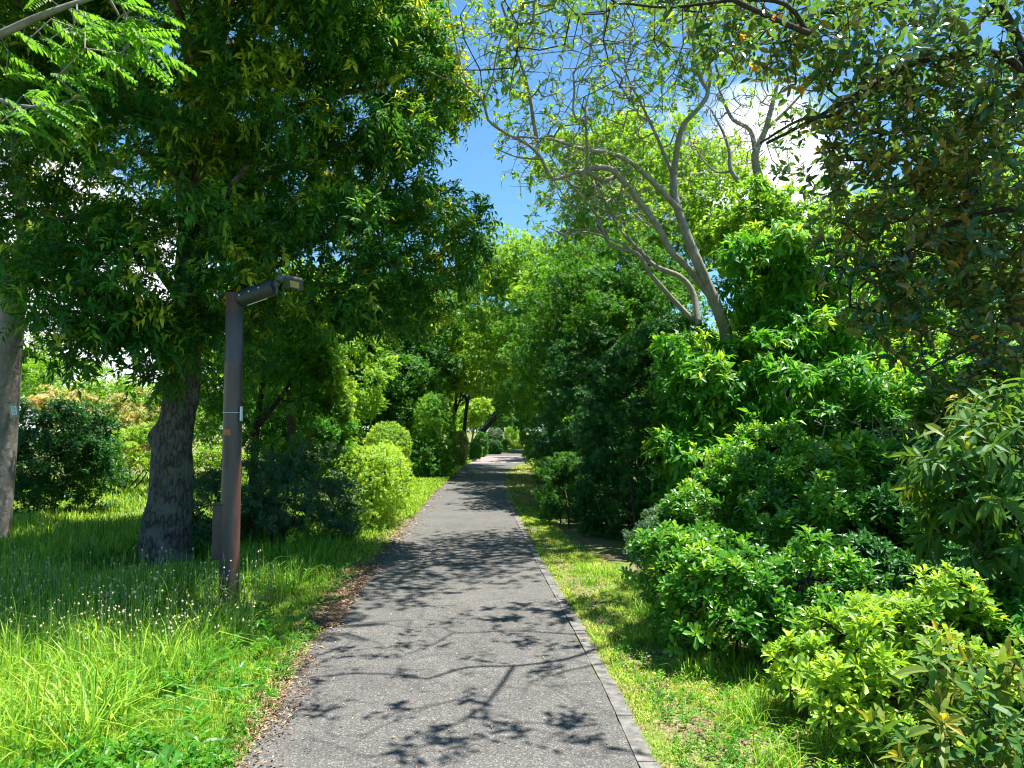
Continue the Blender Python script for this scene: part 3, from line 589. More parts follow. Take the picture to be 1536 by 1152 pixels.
# slim tree at the left edge of the view
bs = G(-8, 822); bs[2] = 0; Ys = bs[1]
tr = [limb([(-10, 826), (-2, 760), (6, 660), (12, 560), (17, 490), (22, 430)], Ys, Ys, .17, .15), limb([(17, 490), (30, 430), (45, 390), (70, 340), (92, 280)], Ys, Ys-.3, .11, .04), limb([(20, 450), (5, 390), (-25, 300), (-60, 200)], Ys, Ys+.3, .11, .05),
      limb([(24, 430), (35, 330), (20, 200), (30, 80)], Ys, Ys+.2, .08, .03)]
SB = [blob(*a) for a in [(-20, 200, Ys+.3, 120, 130, 1.5), (-80, 330, Ys, 110, 90, 1.2), (10, 40, Ys+.5, 140, 110, 1.4), (60, 280, Ys+.8, 60, 50, .8), (-130, 450, Ys+.4, 100, 80, 1.2), (75, 520, Ys+1.2, 40, 28, .6)]]
plant('slender_tree', 'slim tree with smooth pale grey trunk at the left edge carrying a small sign', 'tree', bs, SB, 'mid', 3800, 9, .075, .032, lod=1, seed=2, tuft=(90, .4), trunk=tr, bark_='slim', twigs=900, gap=-.5, up=.3, droop=.3)
# the sign tied to it
sg = P(21, 616, Ys-.19); si = empty('name_plate', sg, 'small beige wooden name plate wired to the pale slim trunk at the left', 'sign')
Mz = np.array([[math.cos(R(-12)), 0, math.sin(R(-12))], [0, 1, 0], [-math.sin(R(-12)), 0, math.cos(R(-12))]])*1.0
mb = MB(); mb.box((0, 0, 0), (.125, .018, .20), Mz, .004); bd = mb.build('board', plain('weathered_board', (.34, .32, .22), .7, var=.25), si)
mb = MB(); mb.box(Mz@np.array([.008, -.0115, .0]), (.075, .003, .12), Mz); lb = mb.build('paper_label', plain('white_label', (.66, .72, .78), .5, var=.05), bd)
mb = MB()
for q, wd in enumerate((.05, .06, .045, .06, .05, .04)): mb.box(Mz@np.array([.008, -.0142, .045-q*.018]), (wd, .001, .006), Mz)
mb.build('print_lines', plain('blue_print', (.12, .25, .42), .6), lb)
wc = P(5, 612, Ys)-sg; mb = MB()
for dz, tz_ in ((.03, .0), (-.06, .02)):
    ring = []
    for a in np.linspace(0, 2*np.pi, 25): ring.append((wc[0]+math.cos(a)*.172, wc[1]+math.sin(a)*.172, .0+dz+.03*math.cos(a)))
    mb.tube(ring, .004, 6, False)
mb.build('wire', plain('dark_wire', (.04, .04, .04), .5), si)

# feathery silk tree reaching in from the left above the meadow
def fronds(base, axis, g, n=11, Lr=.30, pin=.068, w=.024):
    V = []; m = len(base); t = (np.arange(n)+.5)/n; side = nrm(np.cross(axis, [0, 0, 1.]))
    parts = []
    for s in (-1, 1):
        b = base[:, None]+axis[:, None]*(t*Lr)[None, :, None]-np.array([0, 0, 1.])*(t**2*Lr*.25)[None, :, None]
        ln = pin*(1.15-.5*np.abs(t-.35)*1.6)
        d = nrm(side[:, None]*s+axis[:, None]*.55+np.array([0, 0, -.25])+g.normal(size=(m, n, 3))*.08)
        nn = nrm(np.array([0, 0, 1.])+g.normal(size=(m, n, 3))*.15)
        q = m*n; parts.append(leaf_faces(b.reshape(q, 3), d.reshape(q, 3), nn.reshape(q, 3), np.tile(ln, m), np.full(q, w), np.clip(.4+g.normal(size=q)*.25, 0, 1), 2, .25, .1))
    return join(parts)
g = np.random.default_rng(31); ks = np.array([-4.6, 4.2, 0]); st_ = empty('silk_tree', ks, 'silk tree with bright feathery fronds reaching in at the top left', 'tree')
trl = [(catmull([ks+(0, 0, -.1), ks+(.1, .1, 1.5), ks+(.3, .3, 2.8), P(-250, 130, 4.9)], .12), None), (catmull([P(-250, 130, 4.9), P(-90, 90, 5.1), P(0, 52, 5.2), P(70, 20, 5.2), P(160, -10, 5.3), P(230, -30, 5.3)], .1), None),
       (catmull([P(-90, 90, 5.1), P(0, 150, 5), P(70, 160, 4.9), P(120, 145, 4.9)], .1), None)]
trl = [(trl[0][0], np.linspace(.12, .06, len(trl[0][0]))), (trl[1][0], np.linspace(.05, .008, len(trl[1][0]))), (trl[2][0], np.linspace(.02, .006, len(trl[2][0])))]
fb = [];
for px, py, Y, s, m in [(190, 20, 5.2, 45, 16), (110, 30, 5.2, 50, 14), (60, 155, 4.9, 40, 14), (195, 55, 5.1, 28, 12), (30, 170, 5, 35, 7), (40, 60, 5.2, 60, 12), (130, 60, 5.3, 40, 12), (60, 100, 5, 50, 6)]:
    for _ in range(m): fb.append(P(px+g.normal()*s*.6, py+g.normal()*s*.45, Y+g.normal()*.25))
fb = np.array(fb); fa = nrm(np.array([.75, -.1, -.25])+g.normal(size=(len(fb), 3))*np.array([.45, .5, .25]))
# unseen high part of its crown, added and shaped to shade the meadow
hb_, ho_, _ = sample([(-4.6, 6.2, 6.0, 1.7, .75, .6, 2), (-2.4, 6.3, 5.9, 1.5, .75, .5, 2), (-.6, 6.6, 6.2, 1.0, .6, .45, 2), (-6.5, 5.8, 5.6, 1.4, 1.1, .7, 2), (-4.6, 7.0, 6.8, 1.6, .9, .5, 2), (-3.6, 6.5, 6.6, 1.7, .7, .4, 2), (-1.4, 6.9, 6.7, 1.2, .7, .4, 2), (-.4, 7.3, 6.7, .7, .7, .4, 2), (-3.6, 6.2, 6.1, 2.0, .5, .4, 2)], 1700, .2, .12, 1.2, -1.2, 32)
fb = np.concatenate([fb, hb_]); fa = np.concatenate([fa, nrm(ho_*np.array([1, 1, .2])+g.normal(size=ho_.shape)*.4)])
trl += [(catmull([ks+(.3, .3, 2.8), ks+(.1, 1.0, 4.3), ks+(.6, 1.9, 5.6), np.array([-2.4, 6.3, 5.9]), np.array([-.8, 6.6, 6.2])], .15), None)]; trl[-1] = (trl[-1][0], np.linspace(.06, .012, len(trl[-1][0])))
fb[len(fb)-len(hb_):, 2] += .3
v, f, t = fronds(fb, fa, g); mesh('crown', v, f, L['locust'], st_, tone=t, origin=ks)
v, f = wood(trl, fb, g, r0=.003, rmax=.012, sag=.03); mesh('trunk', v, f, B['slim'], st_, smooth=True, origin=ks)

# ---------------------------------------------------------------- left shrubs
def gb(px, py):
    b = G(px, py); b[2] = 0; return b
def bshrub(name, label, px, py, blobs, leaf, n, k, Ln, W, **kw):
    cat = kw.pop('cat', 'shrub'); return plant(name, label, cat, gb(px, py), [blob(*a) for a in blobs], leaf, n, k, Ln, W, **kw)
bshrub('small_tree', 'small leafy tree with thin dark trunk close behind the lamp post', 385, 797, [(420, 600, 12.2, 85, 100, 1.0), (468, 580, 12.3, 42, 100, .6), (355, 560, 12.1, 85, 85, .9), (490, 650, 12.4, 30, 50, .5), (430, 510, 12.5, 60, 45, .7), (300, 590, 12.6, 50, 60, .6)],
       'fresh', 5200, 8, .06, .022, cat='tree', seed=3, tuft=(170, .28), stems=1, stem_r=.07, twigs=700, gap=-.35, lo=.3, trunk=[limb([(378, 800), (380, 720), (384, 650), (392, 590), (400, 520)], 12.1, 12.3, .085, .03), limb([(384, 660), (360, 610), (345, 560)], 12.1, 12.1, .04, .015), limb([(386, 640), (425, 590), (455, 540)], 12.1, 12.3, .045, .015)])
bshrub('dark_shrub', 'dark grey-green shrub at the foot of the small tree, right behind the lamp post', 400, 822, [(400, 752, 10.6, 100, 68, .8, 2.6), (330, 770, 10.4, 55, 62, .6, 2.4), (460, 745, 11.3, 60, 70, .7, 2.6)], 'grey', 3600, 9, .075, .026, style='rosette', seed=4, tuft=(120, .2), up=.6)
bshrub('sprig_shrub', 'little seedling with bright leaves at the foot of the dark grey-green shrub', 436, 832, [(440, 808, 9.75, 16, 14, .12)], 'lime', 14, 8, .08, .032, style='rosette', seed=5, twigs=10, stem_r=.008)
bshrub('clipped_hedge', 'bright yellow-green clipped hedge beside the grass on the left', 560, 792, [(548, 728, 12.9, 58, 60, 1.0, 3), (580, 714, 14.6, 30, 42, 1.1, 3), (500, 728, 12.7, 46, 60, .6, 3)], 'lime', 5200, 9, .055, .026, style='rosette', seed=6, up=.7, tonebase=.0, lump=.16, lf=2.6, cat='hedge')
bshrub('bright_rim_shrub', 'tall lime shrub added as the sunlit right rim of the small tree behind the clipped hedge', 500, 790, [(498, 610, 12.6, 20, 90, .45), (508, 690, 12.9, 30, 50, .5), (480, 540, 12.7, 18, 50, .4)], 'lime', 2600, 9, .06, .026, seed=7, tuft=(90, .2), lo=.4)  # separate lime leaves stand in for sunlight on the small tree's right edge
bshrub('round_topiary', 'round clipped bush on a thin stem behind the clipped hedge', 592, 758, [(582, 670, 16.2, 36, 36, .55, 2.2)], 'lime', 1900, 9, .045, .022, style='rosette', seed=8, up=.6, stems=1, stem_r=.03, lump=.06, tonebase=-.05, trunk=[limb([(594, 760), (598, 720), (590, 680)], 16.2, 16.2, .03, .015), limb([(594, 760), (606, 715), (612, 690)], 16.2, 16.2, .018, .008)])
bshrub('tall_clipped_shrub', 'tall column-shaped clipped shrub with small glossy leaves, left of the path', 655, 717, [(652, 655, 25.5, 32, 62, .75, 3.4), (640, 690, 25.2, 28, 34, .7, 3)], 'fresh', 4600, 8, .07, .035, style='rosette', seed=9, up=.6, lump=.07, tonebase=.22)
# orange and lime shrubs across the meadow
bshrub('photinia_shrub', 'pink and orange leaved shrub in the sun beyond the big trunk', 180, 705, [(170, 640, 22, 75, 42, 1.4), (110, 620, 23, 45, 40, 1.2), (215, 640, 22.5, 45, 50, 1.2)], 'orange', 3400, 8, .10, .05, style='rosette', seed=10, tuft=(90, .35), tonebase=.0, tonevar=.8)
bshrub('lime_shrub', 'low yellow-green shrub with bare legs between the two left trunks', 190, 737, [(195, 678, 19, 50, 32, .9), (150, 690, 18.6, 32, 26, .7), (235, 670, 19.4, 30, 36, .7)], 'lime', 2600, 8, .07, .035, style='rosette', seed=11, tuft=(80, .25), stems=8, stem_r=.02)
bshrub('dark_shrub', 'large dark broad-leaved shrub beside the pale slim trunk on the left', 75, 768, [(60, 690, 14, 72, 70, 1.0), (20, 660, 13.8, 50, 70, .8), (120, 700, 14.3, 40, 50, .7), (110, 650, 14.4, 40, 40, .7)], 'hedge', 3400, 8, .10, .038, style='rosette', seed=12, tuft=(90, .3))
bshrub('meadow_shrub', 'sunlit green shrub showing between the big trunk and the lamp post', 312, 745, [(312, 660, 17.5, 45, 55, .9), (300, 610, 18.5, 50, 40, .9), (320, 700, 17, 45, 40, .8)], 'lime', 2600, 8, .06, .03, seed=13, tuft=(80, .3), tonebase=-.15)
# ---------------------------------------------------------------- right hedges and shrubs
bshrub('camellia_hedge', 'tall dark glossy hedge, nearest of the dark hedges right of the path', 955, 826, [(960, 660, 11.7, 55, 150, .9, 3.2), (925, 700, 12.2, 50, 120, .9, 3), (1010, 640, 12, 50, 160, .9, 3)], 'hedge', 7500, 8, .075, .036, style='rosette', seed=20, tuft=(330, .2), up=.5, lump=.1, cat='hedge', lo=.75)
bshrub('dark_hedge', 'dark hedge standing just beyond the tallest glossy hedge right of the path', 868, 780, [(865, 660, 15.4, 50, 115, 1.2, 3), (890, 600, 15.6, 50, 110, 1.2, 3)], 'hedge', 6000, 8, .065, .03, style='rosette', seed=21, tuft=(220, .28), up=.5, lump=.1, cat='hedge', lo=.7)
bshrub('low_shrub', 'low dark green shrub at the foot of the dark hedges beside the verge', 855, 795, [(850, 735, 13.6, 40, 52, .7, 2.4), (838, 700, 15, 28, 40, .7)], 'mid', 2600, 8, .055, .027, style='rosette', seed=22, tuft=(110, .18), up=.5)
bshrub('low_shrub', 'small yellow-tinged shrub at the far end of the dark hedges', 808, 722, [(806, 690, 22.5, 18, 28, .7), (800, 668, 25, 12, 18, .6)], 'lime', 1300, 8, .07, .035, style='rosette', seed=23, tuft=(40, .2), tonebase=-.15)
bshrub('laurel_shrub', 'fresh green shrub with drooping pointed leaves, below the forked grey tree', 1090, 815, [(1080, 560, 10.3, 88, 62, .8), (1035, 650, 10.2, 50, 85, .7), (1165, 590, 10.4, 110, 100, 1.0), (1150, 420, 11, 62, 100, .8), (1215, 470, 10.8, 80, 110, .9), (1075, 730, 9.7, 75, 80, .8), (1180, 690, 9.5, 90, 80, .8)],
       'fresh', 5200, 9, .135, .05, seed=24, tuft=(230, .3), up=.1, droop=.5, jit=.5, gap=-.6, stems=7, stem_r=.035, lod=1, tonebase=.14)
bshrub('maple_shrub', 'light green leafy young tree rising right of the forked grey tree', 1185, 790, [(1140, 345, 12, 55, 55, .7), (1190, 400, 12, 70, 80, .8), (1260, 440, 12, 75, 80, .8)], 'light', 2400, 9, .115, .052, seed=25, tuft=(110, .3), cat='tree', stems=1, stem_r=.05, up=.2, droop=.3)
PB = dict(style='rosette', up=.9, jit=.35, lod=2, fold=.14, wide=.65, droop=.05, curve=.12)
bshrub('pittosporum_shrub', 'rounded shrub of glossy paddle-leaf rosettes, just above the dark hollow on the right', 1230, 885, [(1225, 735, 7.4, 95, 62, .6), (1300, 790, 7.0, 90, 50, .6), (1180, 790, 7.3, 60, 50, .5)], 'glossy', 1050, 12, .115, .040, tonebase=.1, seed=26, tuft=(75, .2), stems=9, stem_r=.016, lo=.6, **PB)
bshrub('pittosporum_shrub', 'darker paddle-leaf shrub beside the laurel, left of the rounded glossy rosette shrub', 1120, 845, [(1110, 770, 8.2, 80, 55, .6), (1150, 700, 8.4, 70, 55, .6), (1050, 800, 8.0, 60, 40, .5)], 'glossy', 1200, 11, .095, .036, seed=27, tuft=(90, .17), stems=8, stem_r=.015, lo=.6, **PB)
bshrub('pittosporum_shrub', 'dark paddle-leaf shrub at the right behind the drooping long-leaved branches', 1390, 900, [(1390, 790, 6.6, 110, 55, .6), (1460, 730, 6.9, 100, 70, .6)], 'hedge', 1100, 11, .115, .04, seed=28, tuft=(75, .2), stems=8, stem_r=.018, lo=.6, **PB)
bshrub('grey_shrub', 'fine-leaved grey-green shrub between the dark hedge and the paddle-leaf bushes', 985, 862, [(990, 818, 8.1, 42, 42, .5), (1030, 790, 8.6, 50, 45, .5)], 'grey', 1700, 9, .045, .018, style='rosette', seed=29, tuft=(60, .15))
bshrub('front_shrub', 'glossy green bush spreading over the verge, left of the brightest bush', 1100, 1000, [(1010, 868, 6.0, 55, 55, .45), (1095, 905, 5.5, 105, 72, .5), (1190, 890, 5.5, 90, 72, .5), (1060, 860, 6.1, 70, 50, .5)], 'glossy', 1250, 11, .085, .032, seed=30, tuft=(95, .15), stems=8, stem_r=.012, lo=.6, zmin=.12, twigs=700, **PB)
bshrub('front_shrub', 'bright lime bush in full sun at the lower right', 1330, 1140, [(1310, 985, 4.3, 100, 68, .4), (1400, 965, 4.4, 95, 65, .4), (1270, 1060, 4.1, 62, 72, .35), (1380, 1070, 4.0, 110, 90, .4)], 'lime', 1000, 11, .078, .029, seed=31, tuft=(80, .13), stems=7, stem_r=.01, lo=.6, zmin=.05, twigs=600, tonebase=-.1, **PB)
bshrub('spindle_shrub', 'leafy green bush at the right edge behind the brightest bush', 1500, 1060, [(1500, 960, 4.6, 75, 80, .4), (1560, 1010, 4.3, 90, 90, .4)], 'fresh', 700, 10, .09, .03, seed=32, stems=5, stem_r=.01, lo=.6, style='spray', up=.5, droop=.3, twigs=200)
bshrub('loquat_sapling', 'olive long-leaved sapling in the bottom right corner', 1450, 1300, [(1440, 1080, 3.2, 95, 85, .25), (1500, 1010, 3.3, 60, 60, .22), (1400, 1150, 3.1, 90, 60, .25), (1520, 1150, 3.0, 80, 80, .25)], 'loquat', 95, 9, .125, .034, style='rosette', lod=2, seed=33, stems=5, stem_r=.01, up=.7, tip=.5, tonebase=.12, twigs=90, lo=.4, curve=.2, r0=.003)
bshrub('long_leaf_shrub', 'dark shrub with long drooping leaves at the right edge', 1540, 1010, [(1480, 720, 4.8, 85, 85, .4), (1530, 640, 5.0, 80, 60, .4), (1440, 790, 4.7, 45, 60, .3), (1560, 800, 4.7, 80, 80, .4), (1420, 720, 4.7, 30, 40, .2)], 'loquat', 230, 9, .19, .05, lod=2, seed=34, style='rosette', stems=6, stem_r=.014, up=.1, droop=.55, curve=.3, twigs=250, lo=.4)
bshrub('filler_shrub', 'added dark broad shrub standing in for shade in the hollow behind the paddle-leaf bushes', 1400, 800, [(1300, 780, 9.2, 150, 75, .8), (1450, 740, 9.4, 150, 100, .8), (1200, 800, 9.2, 90, 50, .6)], 'hedge', 2600, 9, .12, .05, seed=35, tuft=(110, .3), style='rosette')  # added dark mass: hides lit ground so the hollow looks shaded
bshrub('filler_shrub', 'mid-green shrub standing behind the bare dry twigs', 1420, 780, [(1400, 640, 10.2, 150, 110, .8), (1520, 600, 10.4, 120, 130, .8)], 'fresh', 2600, 9, .12, .05, seed=36, tuft=(110, .3))
bshrub('filler_shrub', 'added low dark shrub standing in for shade between the paddle-leaf bush and the bright lime bush', 1330, 960, [(1330, 870, 6.0, 110, 38, .45), (1460, 880, 5.8, 100, 45, .5)], 'hedge', 900, 9, .09, .034, seed=37, tuft=(60, .15), style='rosette')  # dark leaves put where the hollow holds only shade
# bare dry shrub
g = np.random.default_rng(40); db = gb(1330, 880); o = empty('dry_shrub', db, 'bare dry tan twiggy shrub in the middle of the right-hand bushes', 'shrub')
tg = sample([blob(1290, 690, 7.9, 90, 85, .5), blob(1370, 700, 7.7, 70, 75, .5)], 420, .3, .1, 1.6, -2, 40)[0]
main = []
for q in range(9):
    e = tg[g.integers(len(tg))]; p = catmull([db+g.normal(size=3)*np.array([.1, .1, 0]), (db+e)/2+g.normal(size=3)*.12, e], .12); main.append((p, np.linspace(.016, .005, len(p))))
v, f = wood(main, tg, g, r0=.0032, rmax=.01, wob=.1); mesh('twigs', v, f, B['twig'], o, smooth=True, origin=db)

# ---------------------------------------------------------------- forked grey tree (right)
g = np.random.default_rng(50); hb = np.array([3.25, 11.2, 0])
T0 = [hb+(0.1, 0, -.1), hb+(.05, 0, .8), hb+(0, 0, 1.8), P(1092, 520, 11.2), P(1085, 485, 11.15), P(1062, 430, 11.1), P(1045, 390, 11), P(1022, 330, 11), P(1011, 290, 11), P(1011, 262, 11)]
p0 = catmull(T0, .1); HM = [(p0, np.interp(np.linspace(0, 1, len(p0)), [0, .5, .8, 1], [.15, .10, .07, .052]))]
def H(pix, ya, yb, ra, rb, wig=.05): HM.append(limb(pix, ya, yb, ra*.62, rb*.7, .08, wig))
H([(1011, 265), (1014, 235), (1024, 190), (1050, 160), (1062, 138), (1050, 115), (1040, 60), (1045, -20)], 11, 10.6, .075, .02)
H([(1058, 150), (1066, 115), (1062, 60), (1075, 0)], 10.9, 10.3, .04, .015)
H([(1012, 268), (1000, 240), (989, 213), (969, 170), (960, 152), (940, 110), (935, 60)], 11, 11.4, .055, .012)
H([(1022, 318), (1005, 300), (979, 273), (945, 243), (915, 230), (872, 223), (832, 210), (805, 207), (775, 205)], 11, 9.9, .075, .018)
H([(805, 207), (800, 180), (795, 147), (785, 107), (772, 67), (765, 20)], 10.1, 9.6, .045, .012)
H([(1085, 470), (1050, 425), (1030, 400), (1005, 375), (985, 337), (955, 297), (927, 263), (912, 252), (882, 253), (872, 262)], 11.15, 10, .085, .055)
H([(927, 263), (905, 271), (879, 257), (859, 260), (829, 268), (812, 238), (792, 217), (759, 200), (732, 180), (725, 153), (695, 125), (665, 117), (635, 103)], 10.4, 9, .055, .012)
H([(879, 256), (882, 230), (879, 200), (878, 160)], 10.1, 9.8, .04, .018)
H([(812, 238), (785, 237), (765, 232), (742, 222)], 9.8, 9.5, .03, .01)
H([(1048, 487), (1040, 440), (1020, 415), (985, 400), (962, 378), (930, 345), (915, 315), (892, 277), (862, 250)], 11.2, 12, .08, .015)
H([(1045, 486), (1010, 450), (975, 410), (955, 380), (915, 367), (895, 323), (862, 283), (838, 255), (815, 215)], 11.3, 10.6, .07, .012)
H([(955, 380), (925, 362), (880, 348), (850, 352), (820, 340)], 11, 10.3, .03, .01)
H([(725, 153), (738, 120), (745, 80), (760, 30)], 9.2, 9.0, .022, .008)
H([(700, 128), (690, 90), (680, 50), (672, 0)], 9.1, 9.0, .018, .007)
H([(829, 268), (850, 300), (870, 320)], 10, 10.1, .016, .006)
HB = [blob(*a) for a in [(900, -90, 9.5, 170, 80, 1.3), (810, -110, 8.2, 140, 80, 1.0), (1000, -60, 12, 150, 70, 1.4), (860, 230, 11.5, 90, 60, 1.2), (960, 290, 12.5, 90, 70, 1.2), (860, 60, 10, 150, 110, 1.3), (740, 60, 9.2, 80, 90, .9), (980, 60, 10.8, 120, 110, 1.1), (820, 200, 10.6, 100, 100, 1.2), (940, 180, 11.3, 90, 90, 1.0), (1050, 60, 10.6, 80, 100, 1.0), (880, 300, 11.2, 100, 80, 1.1)]]  # lumps above the view are added to throw dappled shade on the path
tg, out, sh = sample(HB, 5200, .15, .15, 1.6, -.6, 51)
o = empty('forked_tree', hb, 'tree with smooth pale grey sinuous branches arching over the path from the right', 'tree')
v, f = wood(HM, tg, g, r0=.0033, rmax=.03, wob=.09, seg=.15); mesh('trunk', v, f, B['grey'], o, smooth=True, origin=hb)
keep = noise(tg+3, 1.4) > np.where(tg[:, 2] > 7.1*tg[:, 1]/10, -.5, .2); tg2, out2 = tg[keep], out[keep]
v, f, t = clusters(tg2, out2, 7, .062, .034, 'spray', 1, 52, up=.3, droop=.2, twig=.1, tonebase=.02, tonevar=.55); mesh('crown', v, f, L['light'], o, tone=t, origin=hb)
# second bare tree
g = np.random.default_rng(60); b2 = np.array([5.2, 14.2, 0])
M2 = [(lambda p: (p, np.linspace(.16, .1, len(p))))(catmull([b2+(0, 0, -.1), b2+(-.1, 0, 2), P(1160, 330, 14.2), P(1148, 285, 14.2)], .15)),
      limb([(1148, 290), (1137, 263), (1133, 230), (1148, 195), (1160, 150), (1175, 90)], 14.2, 13.9, .09, .02), limb([(1134, 232), (1125, 195), (1100, 180), (1085, 150), (1070, 110)], 14.2, 13.8, .05, .015),
      limb([(1150, 300), (1118, 280), (1097, 257), (1094, 227), (1084, 197), (1064, 160)], 14.2, 14.4, .06, .015), limb([(1097, 257), (1075, 258), (1055, 240), (1040, 215)], 14.3, 14.5, .025, .008), limb([(1148, 195), (1185, 160), (1220, 120)], 14.1, 14, .04, .012)]
tg = sample([blob(1130, 170, 14, 100, 120, 1.4), blob(1060, 200, 14.2, 60, 70, 1)], 650, .1, .1, 1.6, -2, 61)[0]
o = empty('bare_tree', b2, 'nearly leafless dark-branched tree against the white cloud', 'tree')
v, f = wood(M2, tg, g, r0=.0042, rmax=.03, wob=.1, seg=.2); mesh('trunk', v, f, B['grey'], o, smooth=True, origin=b2)
k = noise(tg, .9) > .45; v, f, t = clusters(tg[k], nrm(tg[k]-tg.mean(0)), 6, .08, .04, 'spray', 1, 62); mesh('crown', v, f, L['light'], o, tone=t, origin=b2)

# ---------------------------------------------------------------- magnolia, near right
g = np.random.default_rng(70); mb_ = np.array([5.6, 7.3, 0])
def ML(p, a, b): p = catmull(p, .1); return (p, np.linspace(a, b, len(p)))
MM = [ML([mb_+(0, 0, -.1), mb_+(-.05, 0, 1.5), mb_+(-.1, .1, 3), mb_+(-.2, .1, 4.6), mb_+(-.3, .2, 6.6)], .17, .07),
      ML([mb_+(-.1, .1, 3.1), P(1536, 110, 7.2), P(1400, 88, 7.4), P(1315, 122, 7.5), P(1240, 168, 7.6), P(1150, 215, 7.7)], .06, .015),
      ML([P(1315, 122, 7.5), P(1255, 170, 7.4), P(1200, 180, 7.2), P(1140, 215, 7.2)], .025, .01),
      ML([mb_+(-.1, .1, 2.4), P(1560, 330, 7.2), P(1440, 330, 7.4), P(1360, 380, 7.5), P(1290, 430, 7.6)], .045, .012),
      ML([mb_+(-.1, .1, 2.0), P(1540, 480, 6.9), P(1460, 520, 7.1), P(1380, 560, 7.2)], .035, .01)]
# limbs reaching out over the path; their shade falls across the asphalt
CE, CA = 1/math.tan(SUN_EL), SUN_AZ
def over(px, py, z):
    q = G(px, py); return q+np.array([math.sin(CA)*CE*z, math.cos(CA)*CE*z, z])
MM += [ML([mb_+(-.2, .1, 4.3), P(1480, -10, 7.3), P(1330, 0, 7.5), P(1200, 30, 7.5), over(1010, 945, 5.1), over(900, 975, 5.0), over(850, 990, 4.95), over(780, 1000, 4.9), over(700, 1003, 4.9), over(640, 1020, 4.95), over(600, 1015, 5.0), over(540, 1012, 5.0), over(440, 1020, 5.0)], .055, .009),
       ML([over(770, 1001, 4.9), over(745, 1038, 4.85), over(722, 1064, 4.9), over(690, 1085, 4.9), over(640, 1108, 5.0)], .02, .008),
       ML([over(722, 1064, 4.9), over(742, 1088, 4.8), over(800, 1096, 4.8)], .014, .006),
       ML([over(940, 990, 5.05), over(900, 998, 5.15), over(850, 1008, 5.2), over(790, 1026, 5.3)], .016, .006),
       ML([over(1010, 945, 5.1), over(960, 955, 5.25), over(880, 954, 5.3), over(770, 948, 5.3), over(685, 951, 5.3), over(665, 943, 5.3), over(610, 943, 5.3)], .022, .006),
       ML([over(680, 951, 5.3), over(645, 970, 5.2), over(590, 990, 5.2)], .012, .006)]
MBl = [blob(*a) for a in [(1480, 80, 7.5, 160, 150, 1.0), (1300, 90, 7.6, 130, 120, .9), (1500, 300, 7.3, 130, 140, .9), (1350, 300, 7.7, 110, 110, .8), (1430, 450, 7.5, 110, 110, .8), (1520, 520, 7.1, 100, 90, .7),
      (1160, 60, 7.3, 120, 70, .7), (1330, 460, 7.8, 60, 80, .6), (1250, 230, 7.8, 80, 70, .7), (1400, 190, 7.9, 130, 100, .9), (1490, 420, 7.9, 90, 110, .9), (1270, 380, 8.0, 50, 70, .5), (1040, 30, 7.2, 90, 45, .5), (1460, 600, 7.4, 70, 45, .6)]]
tg, out, sh = sample(MBl, 1750, .15, .12, 1.6, -.3, 71, zmin=.9)
sp = [over(a+g.normal()*14, b+g.normal()*8, c) for a, b, c in [(770, 960, 5.3), (560, 985, 5.2), (470, 990, 5.0), (650, 975, 5.2), (480, 1020, 5.0), (600, 960, 5.3), (840, 1080, 4.9), (860, 1085, 4.9), (650, 1105, 5.0), (670, 1110, 5.0), (600, 1130, 5.0), (640, 1140, 5.0), (590, 1065, 5.1), (720, 1105, 4.9), (790, 1100, 4.8), (500, 1060, 5.0), (460, 1075, 5.0), (430, 1010, 5.), (880, 980, 5.3), (810, 975, 5.2), (830, 1010, 5.2), (700, 985, 5.1), (770, 968, 5.3), (585, 1068, 5.1), (660, 1120, 5.), (520, 975, 5.2)] for _ in range(2)]
nsp = len(sp)
for _ in range(210): sp.append(over(g.uniform(430, 960), 900+240*g.uniform(0, 1)**1.1, g.uniform(4.6, 5.5)))  # random unseen twigs added overhead for finer shade on the asphalt
sp = np.array(sp+[P(a, b, c) for a, b, c in [(868, 150, 7), (880, 195, 6.9), (925, 120, 7), (905, 60, 7), (870, 20, 7), (1010, 110, 7), (1040, 130, 7)]])
tg = np.concatenate([tg, sp]); out = np.concatenate([out, np.tile([-.5, 0, .3], (len(sp), 1))])
mg = empty('magnolia_tree', mb_, 'magnolia with leathery brown-backed leaves filling the upper right', 'tree')
v, f = wood(MM, tg, g, r0=.0035, rmax=.03, wob=.07, seg=.16); mesh('trunk', v, f, B['dark'], mg, smooth=True, origin=mb_)
isp = np.arange(len(tg)) >= len(tg)-len(sp); pick = isp & ((np.arange(len(tg)) < len(tg)-len(sp)+nsp) | (noise(tg+9, 3.) > .75))
pB = clusters(tg[pick], out[pick]*0+(0, 0, 1), 7, .09, .036, 'spray', 2, 73, up=.1, jit=.9, droop=.1, twig=.34, tonebase=.1, tonevar=.3, tip=0, tj=.24, curve=.15, fold=.12)
tg, out = tg[~isp], out[~isp]
pA = clusters(tg, out, 7, .145, .058, 'rosette', 2, 72, up=.9, jit=.8, nj=.6, droop=.15, tonebase=.1, tonevar=.3, tip=0, tj=.24, curve=.15, fold=.12, twig=.3); v, f, t = join([pA, pB]); mesh('crown', v, f, L['magnolia'], mg, tone=t, origin=mb_)

